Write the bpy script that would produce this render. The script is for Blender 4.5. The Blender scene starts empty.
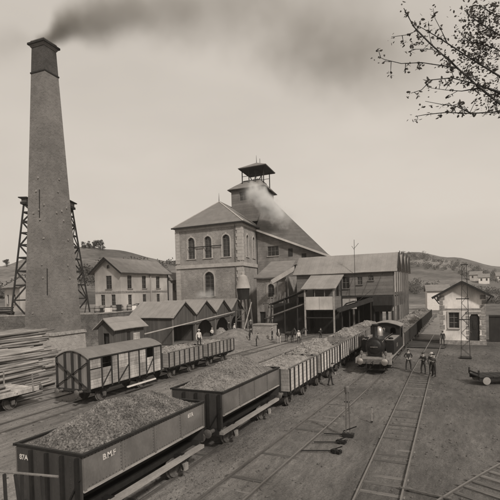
import bpy, bmesh, math, random
from mathutils import Vector, Matrix, noise
from mathutils.geometry import tessellate_polygon
R = math.radians
random.seed(7)
SC = bpy.context.scene
COL = SC.collection

# ------------------------------------------------------------------ camera
CAMH = 7.3
cam_d = bpy.data.cameras.new('camera')
cam = bpy.data.objects.new('camera', cam_d); COL.objects.link(cam)
cam.matrix_world = Matrix.Translation((0, 0, CAMH)) @ Matrix.Rotation(R(25), 4, 'Z') @ Matrix.Rotation(R(90 - 1.2), 4, 'X') @ Matrix.Rotation(R(-1.5), 4, 'Z')
cam_d.sensor_width = 36; cam_d.lens = 450 / 500 * 36
cam_d.shift_y = 50.9 / 500
cam_d.clip_end = 6000; cam_d.clip_start = .1
SC.camera = cam

# ------------------------------------------------------------------ sky and sun (hazy overcast, sepia plate)
SUN_EL, SUN_AZ = R(38), R(-38)        # azimuth measured from +X towards +Y
w = bpy.data.worlds.new('World'); SC.world = w; w.use_nodes = True
nt = w.node_tree; nt.nodes.clear()
N = nt.nodes.new; L = nt.links.new
sky = N('ShaderNodeTexSky'); sky.sky_type = 'NISHITA'; sky.sun_disc = False
sky.sun_elevation = SUN_EL; sky.sun_rotation = R(90) - SUN_AZ
sky.air_density = 1.0; sky.dust_density = 4.0
bw = N('ShaderNodeRGBToBW'); L(sky.outputs[0], bw.inputs[0])
pw = N('ShaderNodeMath'); pw.operation = 'POWER'; L(bw.outputs[0], pw.inputs[0]); pw.inputs[1].default_value = .12
tc = N('ShaderNodeTexCoord')
cl = N('ShaderNodeTexNoise'); cl.inputs['Scale'].default_value = 1.6; cl.inputs['Detail'].default_value = 4; cl.inputs['Roughness'].default_value = .5
mpn = N('ShaderNodeMapping'); mpn.inputs['Scale'].default_value = (1, 1, 2.6)
L(tc.outputs['Generated'], mpn.inputs[0]); L(mpn.outputs[0], cl.inputs['Vector'])
mr = N('ShaderNodeMapRange'); mr.inputs[1].default_value = .3; mr.inputs[2].default_value = .7; mr.inputs[3].default_value = .89; mr.inputs[4].default_value = 1.07
L(cl.outputs[0], mr.inputs[0])
m2 = N('ShaderNodeMath'); m2.operation = 'MULTIPLY'; L(pw.outputs[0], m2.inputs[0]); L(mr.outputs[0], m2.inputs[1])
vm = N('ShaderNodeVectorMath'); vm.operation = 'SCALE'; vm.inputs[0].default_value = (4.35, 3.97, 3.53); L(m2.outputs[0], vm.inputs['Scale'])
bg = N('ShaderNodeBackground'); bg.inputs[1].default_value = .13; L(vm.outputs[0], bg.inputs[0])
out = N('ShaderNodeOutputWorld'); L(bg.outputs[0], out.inputs[0])
sl = bpy.data.lights.new('sun', 'SUN'); sl.energy = 3.3; sl.angle = R(5); sl.color = (1, .935, .855)
so = bpy.data.objects.new('sun', sl); COL.objects.link(so)
sd = Vector((math.cos(SUN_EL) * math.cos(SUN_AZ), math.cos(SUN_EL) * math.sin(SUN_AZ), math.sin(SUN_EL)))
so.rotation_euler = sd.to_track_quat('Z', 'Y').to_euler(); so.location = (60, -40, 80)
SC.view_settings.view_transform = 'Standard'; SC.view_settings.look = 'None'
SC.view_settings.exposure = 0; SC.view_settings.gamma = 1; SC.view_settings.use_curve_mapping = False
SC.render.engine = 'CYCLES'
SC.cycles.use_denoising = True
SC.cycles.max_bounces = 5; SC.cycles.volume_bounces = 2; SC.cycles.transparent_max_bounces = 6
SC.cycles.volume_step_rate = 1.0; SC.cycles.volume_max_steps = 128

# ------------------------------------------------------------------ materials
TINT = (1.0, .945, .895)
MATS = {}
def mat(name, v, var=.25, scale=2.0, rough=.9, bump=.25, metal=0, stretch=(1, 1, 1), lines=None, lr=.16, micro=0, xgrad=None, rnd=.0, brick=None, spec=.3, fine=.5, lb=.35, blot=None):
    if name in MATS: return MATS[name]
    m = bpy.data.materials.new(name); MATS[name] = m; m.use_nodes = True
    t = m.node_tree; n = t.nodes.new; l = t.links.new
    b = t.nodes['Principled BSDF']; b.inputs['Roughness'].default_value = rough; b.inputs['Metallic'].default_value = metal
    b.inputs['Specular IOR Level'].default_value = spec
    co = n('ShaderNodeTexCoord'); mp = n('ShaderNodeMapping'); mp.inputs['Scale'].default_value = stretch; l(co.outputs['Object'], mp.inputs[0])
    def nz(s, det, ro=.6):
        x = n('ShaderNodeTexNoise'); x.inputs['Scale'].default_value = s; x.inputs['Detail'].default_value = det; x.inputs['Roughness'].default_value = ro
        l(mp.outputs[0], x.inputs['Vector']); return x
    a = nz(scale, 5); f = nz(scale * 9, 3, .7)
    def rng(src, lo, hi, a0=.3, a1=.7):
        r = n('ShaderNodeMapRange'); r.inputs[1].default_value = a0; r.inputs[2].default_value = a1; r.inputs[3].default_value = lo; r.inputs[4].default_value = hi
        l(src, r.inputs[0]); return r.outputs[0]
    def mul(p, q, op='MULTIPLY'):
        r = n('ShaderNodeMath'); r.operation = op; l(p, r.inputs[0])
        if isinstance(q, (int, float)): r.inputs[1].default_value = q
        else: l(q, r.inputs[1])
        return r.outputs[0]
    val = mul(rng(a.outputs[0], 1 - var, 1 + var), rng(f.outputs[0], 1 - var * fine, 1 + var * fine))
    hgt = mul(f.outputs[0], a.outputs[0], 'ADD')
    if micro:
        mi = n('ShaderNodeTexNoise'); mi.inputs['Scale'].default_value = 15; mi.inputs['Detail'].default_value = 3; mi.inputs['Roughness'].default_value = .75; l(co.outputs['Object'], mi.inputs['Vector'])
        val = mul(val, rng(mi.outputs[0], 1 - micro, 1 + micro)); hgt = mul(hgt, mi.outputs[0], 'ADD')
    if xgrad:       # (x0, x1, factor at x0, factor at x1): dusty side of the yard, its border broken up by noise
        sx_ = n('ShaderNodeSeparateXYZ'); l(co.outputs['Object'], sx_.inputs[0]); bn = n('ShaderNodeTexNoise'); bn.inputs['Scale'].default_value = .25; bn.inputs['Detail'].default_value = 5; l(co.outputs['Object'], bn.inputs['Vector'])
        val = mul(val, rng(mul(sx_.outputs[0], mul(mul(bn.outputs[0], .5, 'SUBTRACT'), 9.0), 'ADD'), xgrad[2], xgrad[3], xgrad[0], xgrad[1]))
    if blot:        # large stains with a shape of their own: (scale, low, high)
        s = n('ShaderNodeTexNoise'); s.inputs['Scale'].default_value = blot[0]; s.inputs['Detail'].default_value = 4; l(co.outputs['Object'], s.inputs['Vector'])
        val = mul(val, rng(s.outputs[0], blot[1], blot[2], .38, .62))
    if lines:       # (axis, pitch metres, dark depth): joints between boards / seams
        ax, pitch, dk = lines
        sp = n('ShaderNodeSeparateXYZ'); l(co.outputs['Object'], sp.inputs[0])
        src = sp.outputs['XYZ'.index(ax)] if ax in 'XYZ' else mul(sp.outputs[0], sp.outputs[1], 'ADD')
        q = mul(src, 1.0 / pitch)
        fr = mul(q, 0, 'FRACT'); 
        fl = mul(q, 0, 'FLOOR')
        wn = n('ShaderNodeTexWhiteNoise'); wn.noise_dimensions = '1D'; l(fl, wn.inputs['W'])
        j = mul(mul(fr, .5, 'SUBTRACT'), 0, 'ABSOLUTE')
        jl = rng(j, 1, 1 - dk, .42, .5)
        val = mul(val, jl); val = mul(val, rng(wn.outputs['Value'], 1 - lr, 1 + lr, 0, 1))
        hgt = mul(hgt, mul(jl, 1.5), 'ADD')
    if brick:
        bt = n('ShaderNodeTexBrick'); l(co.outputs['Object'], bt.inputs['Vector']); bt.inputs['Scale'].default_value = brick
        bt.inputs['Color1'].default_value = (1.12, 1.12, 1.12, 1); bt.inputs['Color2'].default_value = (.82, .82, .82, 1); bt.inputs['Mortar'].default_value = (1.25, 1.25, 1.25, 1)
        sb = n('ShaderNodeSeparateXYZ'); l(co.outputs['Object'], sb.inputs[0]); cb = n('ShaderNodeCombineXYZ'); l(mul(sb.outputs[0], sb.outputs[1], 'ADD'), cb.inputs[0]); l(sb.outputs[2], cb.inputs[1]); l(cb.outputs[0], bt.inputs['Vector'])
        val = mul(val, bt.outputs['Color'])
    if rnd:
        oi = n('ShaderNodeObjectInfo'); val = mul(val, rng(oi.outputs['Random'], 1 - rnd, 1 + rnd, 0, 1))
    sc = n('ShaderNodeVectorMath'); sc.operation = 'SCALE'; sc.inputs[0].default_value = (v * TINT[0], v * TINT[1], v * TINT[2]); l(val, sc.inputs['Scale'])
    l(sc.outputs[0], b.inputs['Base Color'])
    if bump:
        bp = n('ShaderNodeBump'); bp.inputs['Strength'].default_value = bump; bp.inputs['Distance'].default_value = .04; l(hgt, bp.inputs['Height']); l(bp.outputs[0], b.inputs['Normal'])
    return m

M_ground = mat('ground_cinders', .088, .28, .5, bump=.7, fine=1.0, stretch=(1, .25, 1), micro=.33, xgrad=(-10, -2, 1.85, 1.05), blot=(.07, .72, 1.25))
M_pale = mat('pale_ballast', .19, .3, .5, bump=.8, fine=.9, micro=.3)
M_dark_strip = mat('dark_strip_ground', .05, .4, .8, bump=.9, micro=.4)
M_rubble = mat('rubble_earth', .165, .35, .9, bump=.8, fine=.9, micro=.35)
M_hill = mat('hillside', .105, .3, .03, bump=.3, fine=1.3, stretch=(1, 1, 6), blot=(.012, .55, 1.4))
M_rail = mat('rail_steel', .13, .2, 2, rough=.55, metal=.3)
M_railtop = mat('rail_polished', .22, .15, 3, rough=.35, metal=.6, bump=.05)
M_sleeper = mat('sleeper_wood', .12, .35, 1.5, stretch=(1, 5, 3), bump=.5, rnd=.35)
M_iron = mat('dark_iron', .022, .3, 4, rough=.6, metal=.3)
M_iron2 = mat('worn_iron', .12, .35, 5, rough=.7, metal=.2)
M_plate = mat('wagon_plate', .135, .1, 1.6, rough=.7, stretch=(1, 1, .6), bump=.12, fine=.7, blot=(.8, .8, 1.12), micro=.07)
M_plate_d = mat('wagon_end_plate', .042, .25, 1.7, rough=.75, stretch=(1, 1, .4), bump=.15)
M_sole = mat('dusty_solebar', .27, .25, 2.5, rough=.9, stretch=(.4, .4, 1))
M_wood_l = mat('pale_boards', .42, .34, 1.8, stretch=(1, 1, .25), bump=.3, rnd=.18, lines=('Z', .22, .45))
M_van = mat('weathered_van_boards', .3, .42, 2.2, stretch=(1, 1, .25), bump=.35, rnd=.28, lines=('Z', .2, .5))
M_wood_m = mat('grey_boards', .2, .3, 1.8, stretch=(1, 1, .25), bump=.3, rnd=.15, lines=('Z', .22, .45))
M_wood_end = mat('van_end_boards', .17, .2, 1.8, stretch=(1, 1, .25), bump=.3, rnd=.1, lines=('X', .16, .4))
M_wood_d = mat('dark_timber', .026, .3, 2.5, stretch=(1, 1, .4), bump=.3)
M_post = mat('timber_post', .13, .3, 2.5, stretch=(1, 1, .3), bump=.3)
M_shedw = mat('shed_boards', .075, .22, 1.2, stretch=(1, 1, .2), bump=.3, lines=('H', .3, .45))
M_clad = mat('horizontal_cladding', .145, .18, .6, bump=.3, lines=('Z', .55, .35), fine=.8)
M_felt = mat('roof_felt', .16, .12, .9, bump=.15, fine=.9, lines=('Y', 1.1, .1), lr=.04)
M_roof = mat('roof_slate', .17, .14, .8, bump=.25, lines=('Z', .28, .3), lr=.05)
M_rooft = mat('roof_tile', .19, .16, .8, bump=.3, lines=('Z', .26, .3), lr=.06)
M_roofm = mat('roof_sheet', .235, .1, .5, bump=.2, lines=('X', .8, .12), lr=.03, fine=.9, blot=(.4, .92, 1.06))
M_sroof = mat('shed_roof', .23, .12, .8, bump=.2, lines=('X', .9, .18), lr=.05)
M_stone = mat('rendered_masonry', .25, .16, .5, bump=.35, stretch=(1, 1, .55), fine=.9, blot=(.22, .8, 1.12), brick=1.1)
M_stone_d = mat('rubble_masonry', .25, .28, 1.1, bump=.6, fine=1.1, brick=1.3)
M_quoin = mat('dressed_stone', .37, .16, 1.2, bump=.3)
M_plaster = mat('stained_plaster', .66, .12, .6, bump=.25, stretch=(1, 1, .35), fine=.9, blot=(.5, .66, 1.1))
M_plaster2 = mat('house_plaster', .46, .12, .5, bump=.2, stretch=(1, 1, .4), blot=(.3, .8, 1.1))
M_quoin_d = mat('rough_quoins', .24, .4, 3.0, bump=.6)
M_brick = mat('chimney_brick', .15, .13, .8, bump=.45, fine=1.0, brick=1.6, blot=(.3, .85, 1.12))
M_brick_l = mat('plinth_brick', .3, .15, .8, bump=.4, brick=1.6)
M_glass = mat('window_glass', .03, .5, 1.0, rough=.15, bump=.05, spec=.6)
M_white = mat('white_paint', .62, .12, 3, bump=.05)
M_letter = mat('worn_letter_paint', .48, .5, 9, bump=.05, fine=1.0)
M_coal = mat('dusty_coal', .125, .5, 1.6, bump=.5, fine=1.2, micro=.5)
M_coal_p = mat('pale_load', .225, .3, 1.6, bump=.7, fine=1.0, micro=.3)
M_coal_m = mat('mid_load', .165, .32, 1.6, bump=.7, fine=1.0, micro=.35)
M_log = mat('log_bark', .2, .45, 1.2, stretch=(6, .5, 6), bump=.5, rnd=.4)
M_logend = mat('log_end', .3, .2, 6, bump=.3, rnd=.3)
M_loco = mat('loco_black', .014, .5, 3, rough=.5, bump=.15, spec=.25)
M_loco_t = mat('loco_dusty_top', .21, .35, 2.5, rough=.7)
M_brass = mat('polished_metal', .5, .2, 3, rough=.3, metal=.9, bump=.05)
M_cloth_d = mat('dark_cloth', .028, .3, 6, bump=.3)
M_cloth_g = mat('grey_cloth', .1, .3, 6, bump=.3)
M_cloth_w = mat('white_shirt', .5, .15, 6, bump=.3)
M_skin = mat('skin', .33, .1, 6, bump=.1)
M_hair = mat('dark_hair', .03, .2, 8)
M_straw = mat('straw_hat', .45, .15, 8)
M_horse_d = mat('dark_horse_coat', .05, .3, 3, rough=.6)
M_horse_l = mat('pale_horse_coat', .34, .3, 2.2, rough=.7)
M_bark = mat('tree_bark', .05, .35, 5, bump=.5)
M_leaf = mat('leaf', .1, .3, 3, rough=.6, bump=0)
_t = M_leaf.node_tree; _b = _t.nodes['Principled BSDF']; _tr = _t.nodes.new('ShaderNodeBsdfTranslucent'); _tr.inputs[0].default_value = (.12, .11, .1, 1)
_mx = _t.nodes.new('ShaderNodeMixShader'); _mx.inputs[0].default_value = .4; _t.links.new(_b.outputs[0], _mx.inputs[1]); _t.links.new(_tr.outputs[0], _mx.inputs[2]); _t.links.new(_mx.outputs[0], _t.nodes['Material Output'].inputs[0])
M_leaf_f = mat('far_foliage', .055, .35, .5, bump=0)

# ------------------------------------------------------------------ mesh helpers
class MB:
    def __init__(s, T=None): s.v = []; s.f = []; s.mi = []; s.T = T; s.cm = 0
    def p(s, q):
        q = Vector(q)
        if s.T: q = Vector(s.T(q))
        s.v.append(q); return len(s.v) - 1
    def face(s, ids): s.f.append(tuple(ids)); s.mi.append(s.cm)
    def poly(s, pts): s.face([s.p(q) for q in pts])
    def hexa(s, P):     # 8 points: bottom ring 4, top ring 4
        i = [s.p(q) for q in P]
        for a in ((3, 2, 1, 0), (4, 5, 6, 7), (0, 1, 5, 4), (1, 2, 6, 5), (2, 3, 7, 6), (3, 0, 4, 7)): s.face([i[k] for k in a])
        return s
    def box(s, x0, x1, y0, y1, z0, z1):
        return s.hexa([(x0, y0, z0), (x1, y0, z0), (x1, y1, z0), (x0, y1, z0), (x0, y0, z1), (x1, y0, z1), (x1, y1, z1), (x0, y1, z1)])
    def bar(s, p, q, w, h=None, up=(0, 0, 1)):
        h = w if h is None else h
        p, q, up = Vector(p), Vector(q), Vector(up); d = (q - p).normalized()
        if abs(d.dot(up)) > .98: up = Vector((0, 1, 0)) if abs(d.y) < .9 else Vector((1, 0, 0))
        a = d.cross(up).normalized() * (w / 2); b = a.cross(d).normalized() * (h / 2)
        return s.hexa([p - a - b, p + a - b, q + a - b, q - a - b, p - a + b, p + a + b, q + a + b, q - a + b])
    def tube(s, pts, rad, n=8, cap=True):
        pts = [Vector(q) for q in pts]; rad = rad if isinstance(rad, (list, tuple)) else [rad] * len(pts)
        rings = []; prev = None
        for k, q in enumerate(pts):
            d = (pts[min(k + 1, len(pts) - 1)] - pts[max(k - 1, 0)]).normalized()
            ref = prev if prev is not None else (Vector((0, 0, 1)) if abs(d.z) < .9 else Vector((1, 0, 0)))
            a = (ref - d * ref.dot(d)).normalized(); b = d.cross(a); prev = a
            rings.append([s.p(q + (a * math.cos(2 * math.pi * j / n) + b * math.sin(2 * math.pi * j / n)) * rad[k]) for j in range(n)])
        for A, B in zip(rings, rings[1:]):
            for j in range(n): s.face((A[j], A[(j + 1) % n], B[(j + 1) % n], B[j]))
        if cap: s.face(rings[0][::-1]); s.face(rings[-1])
        return s
    def prism(s, pts, ext):
        ext = Vector(ext); a = [s.p(q) for q in pts]; b = [s.p(Vector(q) + ext) for q in pts]; n = len(a)
        s.face(a[::-1]); s.face(b)
        for k in range(n): s.face((a[k], a[(k + 1) % n], b[(k + 1) % n], b[k]))
        return s
    def lathe(s, prof, c, axis='Z', n=16):      # prof: (radius, along)
        c = Vector(c); A = {'X': ((0, 1, 0), (0, 0, 1), (1, 0, 0)), 'Y': ((0, 0, 1), (1, 0, 0), (0, 1, 0)), 'Z': ((1, 0, 0), (0, 1, 0), (0, 0, 1))}[axis]
        e = [Vector(k) for k in A]; rings = []
        for r, t in prof:
            rings.append([s.p(c + (e[0] * math.cos(2 * math.pi * j / n) + e[1] * math.sin(2 * math.pi * j / n)) * r + e[2] * t) for j in range(n)])
        for P, Q in zip(rings, rings[1:]):
            for j in range(n): s.face((P[j], P[(j + 1) % n], Q[(j + 1) % n], Q[j]))
        s.face(rings[0][::-1]); s.face(rings[-1]); return s
    def wall(s, O, U, V, outer, holes, th, nrm):    # planar wall with openings; U,V axes, nrm outward, reveals go inwards
        O, U, V, nrm = Vector(O), Vector(U), Vector(V), Vector(nrm)
        loops = [outer] + holes; P3 = lambda a: O + U * a[0] + V * a[1]
        flat = [a for lp in loops for a in lp]
        ids = [s.p(P3(a)) for a in flat]; idb = [s.p(P3(a) - nrm * th) for a in flat]
        tri = tessellate_polygon([[Vector((a[0], a[1], 0)) for a in lp] for lp in loops])
        for t in tri: s.face([ids[k] for k in t]); s.face([idb[k] for k in reversed(t)])
        k0 = 0
        for lp in loops:
            m = len(lp)
            for k in range(m): s.face((ids[k0 + k], ids[k0 + (k + 1) % m], idb[k0 + (k + 1) % m], idb[k0 + k]))
            k0 += m
        return s
    def mesh(s, name, mats, smooth=False):
        me = bpy.data.meshes.new(name); me.from_pydata([tuple(q) for q in s.v], [], s.f)
        for m in (mats if isinstance(mats, (list, tuple)) else [mats]):
            if m: me.materials.append(m)
        me.polygons.foreach_set('material_index', s.mi)
        bm = bmesh.new(); bm.from_mesh(me); bmesh.ops.recalc_face_normals(bm, faces=bm.faces); bm.to_mesh(me); bm.free()
        if smooth:
            for p_ in me.polygons: p_.use_smooth = True
            try: me.set_sharp_from_angle(angle=R(40))
            except Exception: pass
        me.update(); return me
    def build(s, name, mats, parent=None, smooth=False):
        return link(name, s.mesh(name, mats, smooth), parent)

def link(name, me, parent=None, loc=None, rz=None):
    o = bpy.data.objects.new(name, me); COL.objects.link(o)
    if parent: o.parent = parent
    if loc is not None: o.location = loc
    if rz is not None: o.rotation_euler = (0, 0, rz)
    return o
def tag(o, label=None, cat=None, group=None, kind=None):
    if label: o['label'] = label
    if cat: o['category'] = cat
    if group: o['group'] = group
    if kind: o['kind'] = kind
    return o
def thing(name, label, cat, loc=(0, 0, 0), rz=0, group=None):
    return tag(link(name, None, None, loc, rz), label, cat, group)
def copy_tree(o, parent=None):
    c = o.copy(); COL.objects.link(c); c.parent = parent
    for ch in list(o.children): copy_tree(ch, c)
    return c
def dup(o, loc, label, group=None, rz=None):
    c = copy_tree(o); c.location = loc; c['label'] = label
    if group: c['group'] = group
    if rz is not None: c.rotation_euler.z = rz
    return c
def text(name, s, size, mw, mt, parent):
    cu = bpy.data.curves.new(name, 'FONT'); cu.body = s; cu.size = size; cu.extrude = .004; cu.align_x = 'CENTER'
    cu.offset = size * .018
    tmp = bpy.data.objects.new('tmp', cu); COL.objects.link(tmp)
    me = bpy.data.meshes.new_from_object(tmp.evaluated_get(bpy.context.evaluated_depsgraph_get()))
    bpy.data.objects.remove(tmp); me.materials.clear(); me.materials.append(mt)
    me.transform(mw); return link(name, me, parent)
def arch(x0, x1, z0, z1, n=8):      # rectangle with a round head; z1 is the crown
    r = (x1 - x0) / 2; c = (x0 + x1) / 2; pts = [(x0, z0), (x1, z0)]
    h = min(r, z1 - z0); 
    for k in range(n + 1):
        a = math.pi * k / n; pts.append((c + r * math.cos(a), z1 - h + h * math.sin(a)))
    return pts
def rect(x0, x1, z0, z1): return [(x0, z0), (x1, z0), (x1, z1), (x0, z1)]
def nz(x, y, z=0, s=1): return noise.noise(Vector((x * s, y * s, z * s)))

# ------------------------------------------------------------------ ground and hills
def gz(x, y): return .05 * nz(x, y, 0, .12) + .02 * nz(x, y, 3, .7)
g = MB()
xs = [-1800, -500, -160, -100, -75] + [-60 + 1.0 * k for k in range(86)] + [40, 70, 140, 500, 1800]
ys = [-900, -200, -60, -20, 0] + [4 + 1.0 * k for k in range(100)] + [115, 140, 180, 300, 700, 2500]
idx = [[g.p((x, y, gz(x, y) - .05 if (-62 < x < 27 and 3 < y < 105) else -.05)) for x in xs] for y in ys]
for j in range(len(ys) - 1):
    for i in range(len(xs) - 1): g.face((idx[j][i], idx[j][i + 1], idx[j + 1][i + 1], idx[j + 1][i]))
tag(g.build('ground', M_ground, smooth=True), kind='structure')

def path(name, pts, wd, z, m, jag=.15):
    b = MB(); rows = []
    for k, (x, y) in enumerate(pts):
        rows.append([b.p((x + wd * s / 2 + jag * nz(x * 3 + s, y, 5, .8), y, z + gz(x, y) * .3)) for s in (-1, -.4, .4, 1)])
    for A, B in zip(rows, rows[1:]):
        for j in range(3): b.face((A[j], A[j + 1], B[j + 1], B[j]))
    return tag(b.build(name, m), kind='structure')
path('ballast_path', [(-2.6 + .004 * (y - 66), y) for y in range(66, 190, 2)], 5.8, .03, M_pale, .5)
path('dark_ground_strip', [(-4.4, y * .5) for y in range(115, 132)], 5.4, .035, M_dark_strip, .6)  # darker strip of ground laid over the track left of the hut

SKY_PTS = [(-1e9, 263), (-60, 266), (0, 268), (40, 256), (85, 247), (112, 250), (175, 261), (230, 274), (330, 272), (392, 254), (415, 252), (450, 257), (500, 267), (560, 262), (1e9, 264)]
def skyline(px):
    for (a, ya), (b, yb) in zip(SKY_PTS, SKY_PTS[1:]):
        if a <= px <= b:
            if abs(b - a) > 1e6: return ya if a > -1e8 else yb
            t = (px - a) / (b - a); t = t * t * (3 - 2 * t); return ya + (yb - ya) * t
    return 264
def hill_h(ang, r):         # ang: bearing from the optical axis, + is right
    px = 250 + 450 * math.tan(ang) if abs(ang) < R(60) else (1e4 if ang > 0 else -1e4)
    hy = 291.5 - (max(-400, min(900, px)) - 250) * math.tan(R(1.5))
    RC = 235 if px < 200 else (470 if px > 320 else 235 + (px - 200) / 120 * 235)
    r0 = 112 if px < 200 else (190 if px > 320 else 112 + (px - 200) / 120 * 78)
    ca = math.cos(ang) if abs(ang) < R(60) else .5
    top = CAMH + (hy - skyline(px)) / 450 * RC * ca
    t = max(0, min(1, (r - r0) / (RC - r0))); t = t ** 1.5
    x, y = r * math.sin(ang), r * math.cos(ang)
    h = top * t if r <= RC else top - (r - RC) * .06
    return h - 1.2 + 1.0 * t * nz(x, y, 0, .03) + .35 * t * nz(x, y, 2, .13) + min(1, t * 30) * 1.2
def polar(ang, r):
    a = ang - R(25); return (r * math.sin(a), r * math.cos(a))
hb = MB(); rr = [100, 112, 120, 130, 140, 150, 162, 175, 190, 205, 220, 235, 250, 270, 300, 330, 360, 390, 420, 450, 470, 500, 560, 700, 1000, 1600]
aa = [R(-180 + 4 * k) for k in range(31)] + [R(-58 + .75 * k) for k in range(155)] + [R(60 + 4 * k) for k in range(30)]
idx = [[hb.p((*polar(a, r), hill_h(a, r))) for r in rr] for a in aa]
for i in range(len(aa)):
    for j in range(len(rr) - 1):
        A, B = idx[i], idx[(i + 1) % len(aa)]; hb.face((A[j], A[j + 1], B[j + 1], B[j]))
tag(hb.build('hills', M_hill, smooth=True), kind='structure')

# terrace behind the chimney, held by a wall
TZ = 4.6
b = MB(); out_ = [(-48, 50), (-48, 104), (-130, 130), (-130, 20), (-78, 37)]
b.prism([(x, y, -.3) for x, y in out_], (0, 0, TZ + .3))
tag(b.build('terrace_ground', M_rubble), kind='structure')
rw = thing('retaining_wall', 'rubble retaining wall below the terrace beside the brick chimney', 'wall', (-48, 50, 0))
b = MB(); M_rw = mat('dark_rubble_wall', .12, .3, 1.1, bump=.7, fine=1.1, brick=1.0, blot=(.3, .7, 1.2)); b.bar((.25, -.25, 2.25), (.25, 54, 2.25), .5, 4.7); b.build('side_wall', M_rw, rw)
b = MB(); b.bar((.5, -.3, 2.25), (-30.2, -13.3, 2.25), .5, 4.7); b.build('front_wall', M_rw, rw)
b = MB(); b.bar((.25, -.45, 4.68), (.25, 54, 4.68), .7, .16); b.build('coping', M_stone_d, rw)
b = MB(); b.bar((-.15, -.5, 4.69), (-30.2, -13.3, 4.69), .7, .16); b.build('coping', M_stone_d, rw)

# ------------------------------------------------------------------ tracks
def rail_mb(pts, off):
    b = MB(); rows = []
    P = [Vector((x, y, 0)) for x, y in pts]
    sec = [(-.06, 0), (-.06, .03), (-.02, .04), (-.035, .1), (-.035, .135), (.035, .135), (.035, .1), (.02, .04), (.06, .03), (.06, 0)]
    for k, q in enumerate(P):
        d = (P[min(k + 1, len(P) - 1)] - P[max(0, k - 1)]).normalized(); s = Vector((d.y, -d.x, 0))
        rows.append([b.p(q + s * (off + u) + Vector((0, 0, z - .078))) for u, z in sec])
    for A, B in zip(rows, rows[1:]):
        for j in range(len(sec) - 1):
            b.cm = 1 if j == 4 else 0
            b.face((A[j], A[j + 1], B[j + 1], B[j]))
    b.cm = 0
    for r_, in ((rows[0],), (rows[-1],)): b.face(r_)
    return b
def sleeper_me(k):
    b = MB(); prof = [(-1.25 - .03 * k, -.085), (-.98, .012), (-.85, .03), (.84 + .03 * k, .033), (1.0, .008), (1.26, -.09)]
    rows = [[b.p((x, -.12 + .008 * ((k + i) % 3), -.14)), b.p((x, -.115, z)), b.p((x, .11 + .008 * ((k * 2 + i) % 3), z - .004)), b.p((x, .12, -.14))] for i, (x, z) in enumerate(prof)]
    for A, B in zip(rows, rows[1:]):
        for j in range(3): b.face((A[j], A[j + 1], B[j + 1], B[j]))
    b.face(rows[0]); b.face(rows[-1][::-1]); return b.mesh('sleeper', M_sleeper)
SLP = [sleeper_me(k) for k in range(3)]
def track(label, pts, s0=None, s1=None, pitch=.78, skip=.0, sink=.062):
    t = thing('railway_track', label, 'track', (0, 0, 0), 0, 'yard tracks')
    for off in (-.75, .75): rail_mb(pts, off).build('rail', [M_rail, M_railtop], t)
    if s0 is not None:
        acc = 0; P = [Vector((x, y, 0)) for x, y in pts]; dist = 0; nxt = 0
        for a, c in zip(P, P[1:]):
            ln = (c - a).length; d = (c - a) / ln
            while nxt < dist + ln:
                q = a + d * (nxt - dist)
                if s0 <= q.y <= s1 and random.random() > skip:
                    o = link('sleeper', random.choice(SLP), t, (q.x + random.uniform(-.06, .06), q.y, -sink + random.uniform(-.022, .012)), math.atan2(d.y, d.x) - math.pi / 2 + random.uniform(-.03, .03))
                nxt += pitch * random.uniform(.9, 1.1)
            dist += ln
    return t
def line(pts, step=2):      # densify
    o = []
    for (x0, y0), (x1, y1) in zip(pts, pts[1:]):
        n = max(1, int(math.hypot(x1 - x0, y1 - y0) / step))
        for k in range(n): o.append((x0 + (x1 - x0) * k / n, y0 + (y1 - y0) * k / n))
    return o + [pts[-1]]
FISH = MB().box(-.012, .012, -.22, .22, -.022, .022).mesh('fishplate', M_rail)
XA, XC, XD, XE = -2.9, -11.1, -23.4, -27.3
track('straight track with buried sleepers where the three men stand, running past the hut', line([(-2.55, 8), (-2.75, 20), (-3.05, 40), (-2.9, 66), (-2.5, 190)]), 9, 62, skip=.1)
TB = line([(-7.95, 8), (-7.65, 15), (-7.2, 24), (-6.95, 31), (-6.75, 38), (-6.7, 150)])
track('track with switch rods leading up to the locomotive', TB, 9, 38, pitch=.95, skip=.2, sink=.066)
track('track under the coal hopper wagons in the middle of the yard', line([(XC, 2), (XC, 150)], 4), 4, 60, skip=.1)
track('track under the covered van on the left', line([(XD, 6), (XD, 46), (-22.4, 60), (-20.9, 74), (-20.5, 90)], 4), 8, 55, skip=.2)
track('track under the flat wagon of timber at the left edge', line([(XE, 4), (XE, 25)], 4), 5, 25)
track('short track of dark sleepers curving out of the bottom right corner', [(-1.9 + .42 * (y_ - 12) + .0065 * (y_ - 12) ** 2, y_) for y_ in [12 + .7 * k for k in range(46)]], 9, 45, pitch=.7, sink=.03)
for t_ in [o for o in COL.objects if o.name.startswith('railway_track')][:2]:
    base = (lambda y: -2.55 - (y - 8) * .0157) if t_.name == 'railway_track' else (lambda y: -7.65 + (y - 15) * .05)
    for y in (13.2, 19.4, 25.6, 31.8):
        for sx in (-.75 + .03, .75 + .03): link('fishplate', FISH, t_, (base(y) + sx, y, -.01))
# throw rod between tracks
tag(MB().bar((-2.1, 16.9, .05), (-.35, 16.6, .05), .07, .05).build('drain_rod', M_iron2), 'thin straight rod lying between two tracks at the lower right', 'rod')
for k, (p, q, lb) in enumerate([((-6.3, 21.9), (-5.2, 22.1), 'upper iron switch rod joining the track to the tall lever post'), ((-6.4, 20.5), (-5.25, 20.9), 'middle iron switch rod running to the ground lever'), ((-6.6, 19.2), (-5.2, 19.7), 'lowest iron switch rod running to the ground lever')]):
    tag(MB().tube([(*p, .06), (*q, .06)], .03, 6).build('switch_rod', M_iron), lb, 'rod', 'switch rods')

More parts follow.
